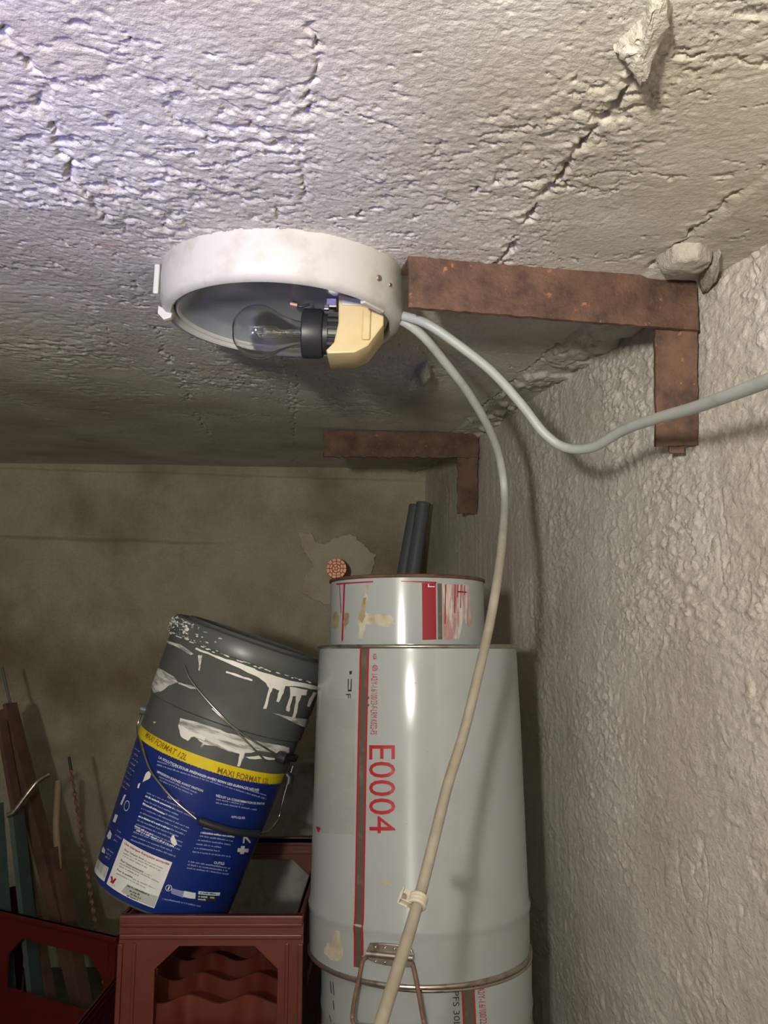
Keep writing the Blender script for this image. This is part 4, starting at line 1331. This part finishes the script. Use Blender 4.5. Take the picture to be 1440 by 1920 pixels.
PS(z6([(1095, 640), (1240, 665), (1225, 710), (1190, 705), (1160, 770), (1135, 890), (1112, 888), (1140, 760), (1145, 715), (1118, 715), (1092, 800), (1085, 842), (1058, 832), (1070, 790), (1098, 700)]), 'paint_white', 26)
PS(z6([(1285, 680), (1312, 690), (1248, 805), (1230, 800), (1250, 735)]), 'paint_white', 27)
PS(z6([(1255, 850), (1282, 855), (1272, 912), (1255, 910), (1262, 870)]), 'paint_white', 28)
PS(z6([(1338, 690), (1356, 690), (1338, 768), (1320, 765)]), 'paint_white', 29)
PS(z6([(0, 470), (60, 498), (165, 560), (205, 612), (130, 640), (70, 690), (15, 700), (-10, 620)]), 'paint_thin', 30)
PS(z6([(205, 612), (280, 630), (352, 650), (345, 665), (290, 655), (210, 625)]), 'paint_thin', 31)
PS(z6([(960, 855), (1110, 885), (1350, 915), (1345, 985), (1250, 985), (1120, 930)]), 'paint_thin', 32)
PS(z6([(590, 515), (690, 545), (800, 585), (790, 595), (690, 565), (585, 530)]), 'paint_white', 33)
PS(z6([(110, 270), (220, 300), (330, 380), (310, 388), (210, 330), (110, 285)]), 'paint_thin', 34)
PS(z6([(365, 385), (400, 385), (385, 470), (380, 515), (368, 512), (372, 450)]), 'paint_thin', 35)
PS(z1([(240, 60), (262, 62), (262, 78), (244, 80)]), 'paint_thin', 36)
PS([(508, 1560), (512, 1561), (498, 1604), (493, 1622), (491, 1618), (496, 1596)], 'paint_white', 37)
# spatter on the lid rim
rr = random.Random(21)
bm = bmesh.new()
for k in range(150):
    th = rr.gauss(-0.95, 0.32); zz = rr.uniform(0.369, 0.394)
    rad = 0.1305 if zz < 0.388 else 0.1305 - (zz - 0.388) * 0.5
    s_ = rr.uniform(0.0006, 0.0024) * (1.0 if rr.random() < 0.8 else 1.8)
    c_ = Vector((rad * math.sin(th), -rad * math.cos(th), zz))
    bmesh.ops.create_icosphere(bm, subdivisions=1, radius=s_, matrix=Matrix.Translation(c_) @ Matrix.Rotation(th, 4, 'Z') @ Matrix.Diagonal((rr.uniform(0.7, 2.4), 0.5, 0.6, 1)))
sp = bm_obj('paint_spatter', bm, M['paint_thin'], lidp, True); sp['kind'] = 'stuff'
bm = bmesh.new()
for k in range(46):
    th = -1.15 + 0.05 * k + rr.uniform(-0.02, 0.02)
    if rr.random() < 0.3: continue
    c_ = Vector((0.1272 * math.sin(th), -0.1272 * math.cos(th), 0.3675 + rr.uniform(-0.0015, 0.0015)))
    bmesh.ops.create_icosphere(bm, subdivisions=1, radius=0.0022, matrix=Matrix.Translation(c_) @ Matrix.Rotation(th, 4, 'Z') @ Matrix.Diagonal((rr.uniform(1.0, 2.6), 0.6, 0.5, 1)))
sp = bm_obj('paint_bead', bm, M['paint_white'], pail, True); sp['kind'] = 'stuff'
# bail handle with black grip, ears, extra wires
off = 0.004
bw = [(276, 1322, .003), (268, 1330, .004), (264, 1366, .004), (274, 1400, .006), (290, 1440, .010), (308, 1466, .014), (335, 1497, .018), (368, 1528, .020)]
tube('handle_wire', catmull([bc.hp(x_, y_, o_) for x_, y_, o_ in bw], 6), 0.0017, M['chrome'], pail, 8)
bw = [(468, 1552, .020), (482, 1548, .019), (505, 1530, .016), (527, 1508, .013), (540, 1485, .010), (552, 1462, .008), (560, 1440, .006)]
tube('handle_wire', catmull([bc.hp(x_, y_, o_) for x_, y_, o_ in bw], 6), 0.0017, M['chrome'], pail, 8)
gp = catmull([bc.hp(x_, y_, o_) for x_, y_, o_ in ((372, 1531, .020), (400, 1541, .022), (430, 1549, .022), (464, 1552, .020))], 6)
tube('grip', gp, 0.0052, M['black_plastic'], pail, 14)
e1 = catmull([bc.hp(x_, y_, o_) for x_, y_, o_ in ((520, 1417, .0), (521, 1417, .008), (522, 1417, .013))], 3)
tube('ear', e1, 0.0085, M['black_plastic'], pail, 20)
tube('ear', [bc.hp(528, 1419, .004), bc.hp(545, 1421, .004), bc.hp(560, 1421, .004)], 0.0048, M['black_plastic'], pail, 12)
tube('ear', [bc.hp(548, 1455, .002), bc.hp(556, 1462, .008), bc.hp(558, 1475, .010)], 0.007, M['black_plastic'], pail, 12)
tube('ear', [bc.hp(270, 1330, .0), bc.hp(269, 1331, .008)], 0.008, M['pail_grey'], pail, 16)
tube('loose_wire', catmull([bc.hp(x_, y_, .004) for x_, y_ in ((351, 1249), (362, 1275), (390, 1312), (420, 1345), (450, 1378), (476, 1405), (493, 1424))], 6), 0.0013, M['chrome'], pail, 8)
tube('loose_wire', catmull([bc.hp(x_, y_, .005) for x_, y_ in ((400, 1328), (425, 1352), (455, 1376), (487, 1396), (514, 1413))], 6), 0.0013, M['tin'], pail, 8)

# ================================================================== BARS STANDING IN THE LEFT CRATE
zf = 0.012


def bar(name, label, cat, pa, pb, w, d, mat, twist=0.0):
    """flat bar through two surveyed points, standing on the crate base"""
    top, low = atY(*pa), atY(*pb)
    A = ext(top, low, zf)
    L = (top - A).length
    Q = (top - A).normalized().to_track_quat('Z', 'Y').to_matrix().to_4x4()
    t = thing(name, label, cat, Matrix.Translation(A) @ Q)
    rr_ = random.Random(hash(label) % 1000 if False else len(label))
    bm = bmesh.new()
    n = 24
    prev = None
    for k in range(n + 1):
        z_ = L * k / n; a = twist * k / n
        j = rr_.uniform(-0.0006, 0.0006)
        ring = [bm.verts.new((math.cos(a) * (sx_ * w / 2 + j) - math.sin(a) * sy_ * d / 2, math.sin(a) * sx_ * w / 2 + math.cos(a) * sy_ * d / 2, z_)) for sx_, sy_ in ((-1, -1), (1, -1), (1, 1), (-1, 1))]
        if prev:
            for i in range(4): bm.faces.new((prev[i], prev[(i + 1) % 4], ring[(i + 1) % 4], ring[i]))
        else: bm.faces.new(ring[::-1])
        prev = ring
    bm.faces.new(prev)
    autosmooth(bm_obj('shaft', bm, mat, t), 30)
    return t, L


# orientation: to_track_quat gives local x roughly along the picture's x for near-vertical bars
t, L = bar('iron_bar', 'wide rusty brown flat bar with a thin rod on top, in the left crate', 'bar', (18, 1319, 2.22), (112, 1690, 2.16), 0.040, 0.010, M['wood_dark'])
tube('top_rod', [(-0.002, 0, L - 0.05), (-0.003, 0, L + 0.04), (-0.006, 0, L + 0.098)], 0.0034, M['pipe'], t, 8)
bm = bmesh.new(); add_box(bm, (0.017, -0.012, L / 2), (0.006, 0.024, L - 0.02)); bm_obj('flange', bm, M['wood_dark'], t)
t, L = bar('iron_bar', 'dark brown bar at the left frame edge beside the wide rusty flat bar', 'bar', (2, 1352, 2.17), (62, 1690, 2.125), 0.026, 0.012, M['wood_dark'])
bm = bmesh.new(); add_box(bm, (0.0, -0.004, L - 0.006), (0.030, 0.018, 0.012), None, 0.001); bm_obj('end_block', bm, M['wood_dark'], t)
t, L = bar('painted_board', 'faded teal painted board in front of the rusty bars in the left crate', 'board', (30, 1522, 2.085), (48, 1690, 2.078), 0.044, 0.012, M['teal'])
bm = bmesh.new(); add_box(bm, (0.0, 0.0, L - 0.004), (0.045, 0.013, 0.010), None, 0.001); bm_obj('end_edge', bm, M['teal'], t)
t, L = bar('painted_board', 'dark teal board cut off by the left frame edge, beside the other teal board', 'board', (-10, 1508, 2.16), (2, 1690, 2.135), 0.040, 0.012, M['teal'])
bm = bmesh.new(); add_box(bm, (0.0, 0.0, L - 0.004), (0.041, 0.013, 0.010), None, 0.001); bm_obj('end_edge', bm, M['teal'], t)
t, L = bar('iron_bar', 'short dark brown bar with a pale stick on top, right of the wide rusty bar', 'bar', (105, 1588, 2.13), (124, 1690, 2.11), 0.032, 0.012, M['wood_dark'])
tube('pale_stick', [(0.002, -0.002, L - 0.05), (-0.012, 0.0, L + 0.05), (-0.040, 0.004, L + 0.150)], 0.0085, M['wood_pale'], t, 10)
# twisted thin bar
top, low = atY(133, 1442, 2.16), atY(172, 1690, 2.10)
A = ext(top, low, zf); L = (top - A).length
tw = thing('twisted_rod', 'thin twisted rusty rod, rightmost of the bars standing in the left crate', 'rod', Matrix.Translation(A) @ (top - A).normalized().to_track_quat('Z', 'Y').to_matrix().to_4x4())
bm = bmesh.new(); prev = None
for k in range(241):
    a = 2 * math.pi * k / 240 * 17; z_ = L * k / 240
    ring = [bm.verts.new((r_ * math.cos(a + ph), r_ * math.sin(a + ph), z_)) for r_, ph in ((0.0052, 0), (0.0018, math.pi / 2), (0.0052, math.pi), (0.0018, 1.5 * math.pi))]
    if prev:
        for i in range(4): bm.faces.new((prev[i], prev[(i + 1) % 4], ring[(i + 1) % 4], ring[i]))
    prev = ring
autosmooth(bm_obj('shaft', bm, M['rust_wire'], tw), 40)
tube('tip', [(0, 0, L - 0.002), (0, 0, L + 0.030)], 0.0034, M['black_plastic'], tw, 8)
# hooked strap across the bars
hk = tube('iron_hook', catmull([atY(14, 1529, 2.045), atY(26, 1522, 2.045), atY(45, 1497, 2.05), (atY(66, 1470, 2.06)), atY(78, 1460, 2.07), atY(92, 1452, 2.08)], 6), 0.0062, M['tin'], None, 10)
tag(hk, 'bent dull steel hook lying across the bars at the left', 'hook')

# groups of like things
GROUPS = {'wall_bracket': 'rusty brackets under the ceiling', 'grey_cable': 'cables from the ceiling lamp', 'steel_drum': 'stacked white steel drums',
          'plastic_crate': 'red plastic crates', 'grey_pipe': 'grey pipes in the back corner', 'iron_bar': 'rusty bars in the left crate',
          'painted_board': 'teal boards in the left crate'}
for o in bpy.data.objects:
    k = o.name.split('.')[0]
    if o.parent is None and k in GROUPS:
        o['group'] = GROUPS[k]
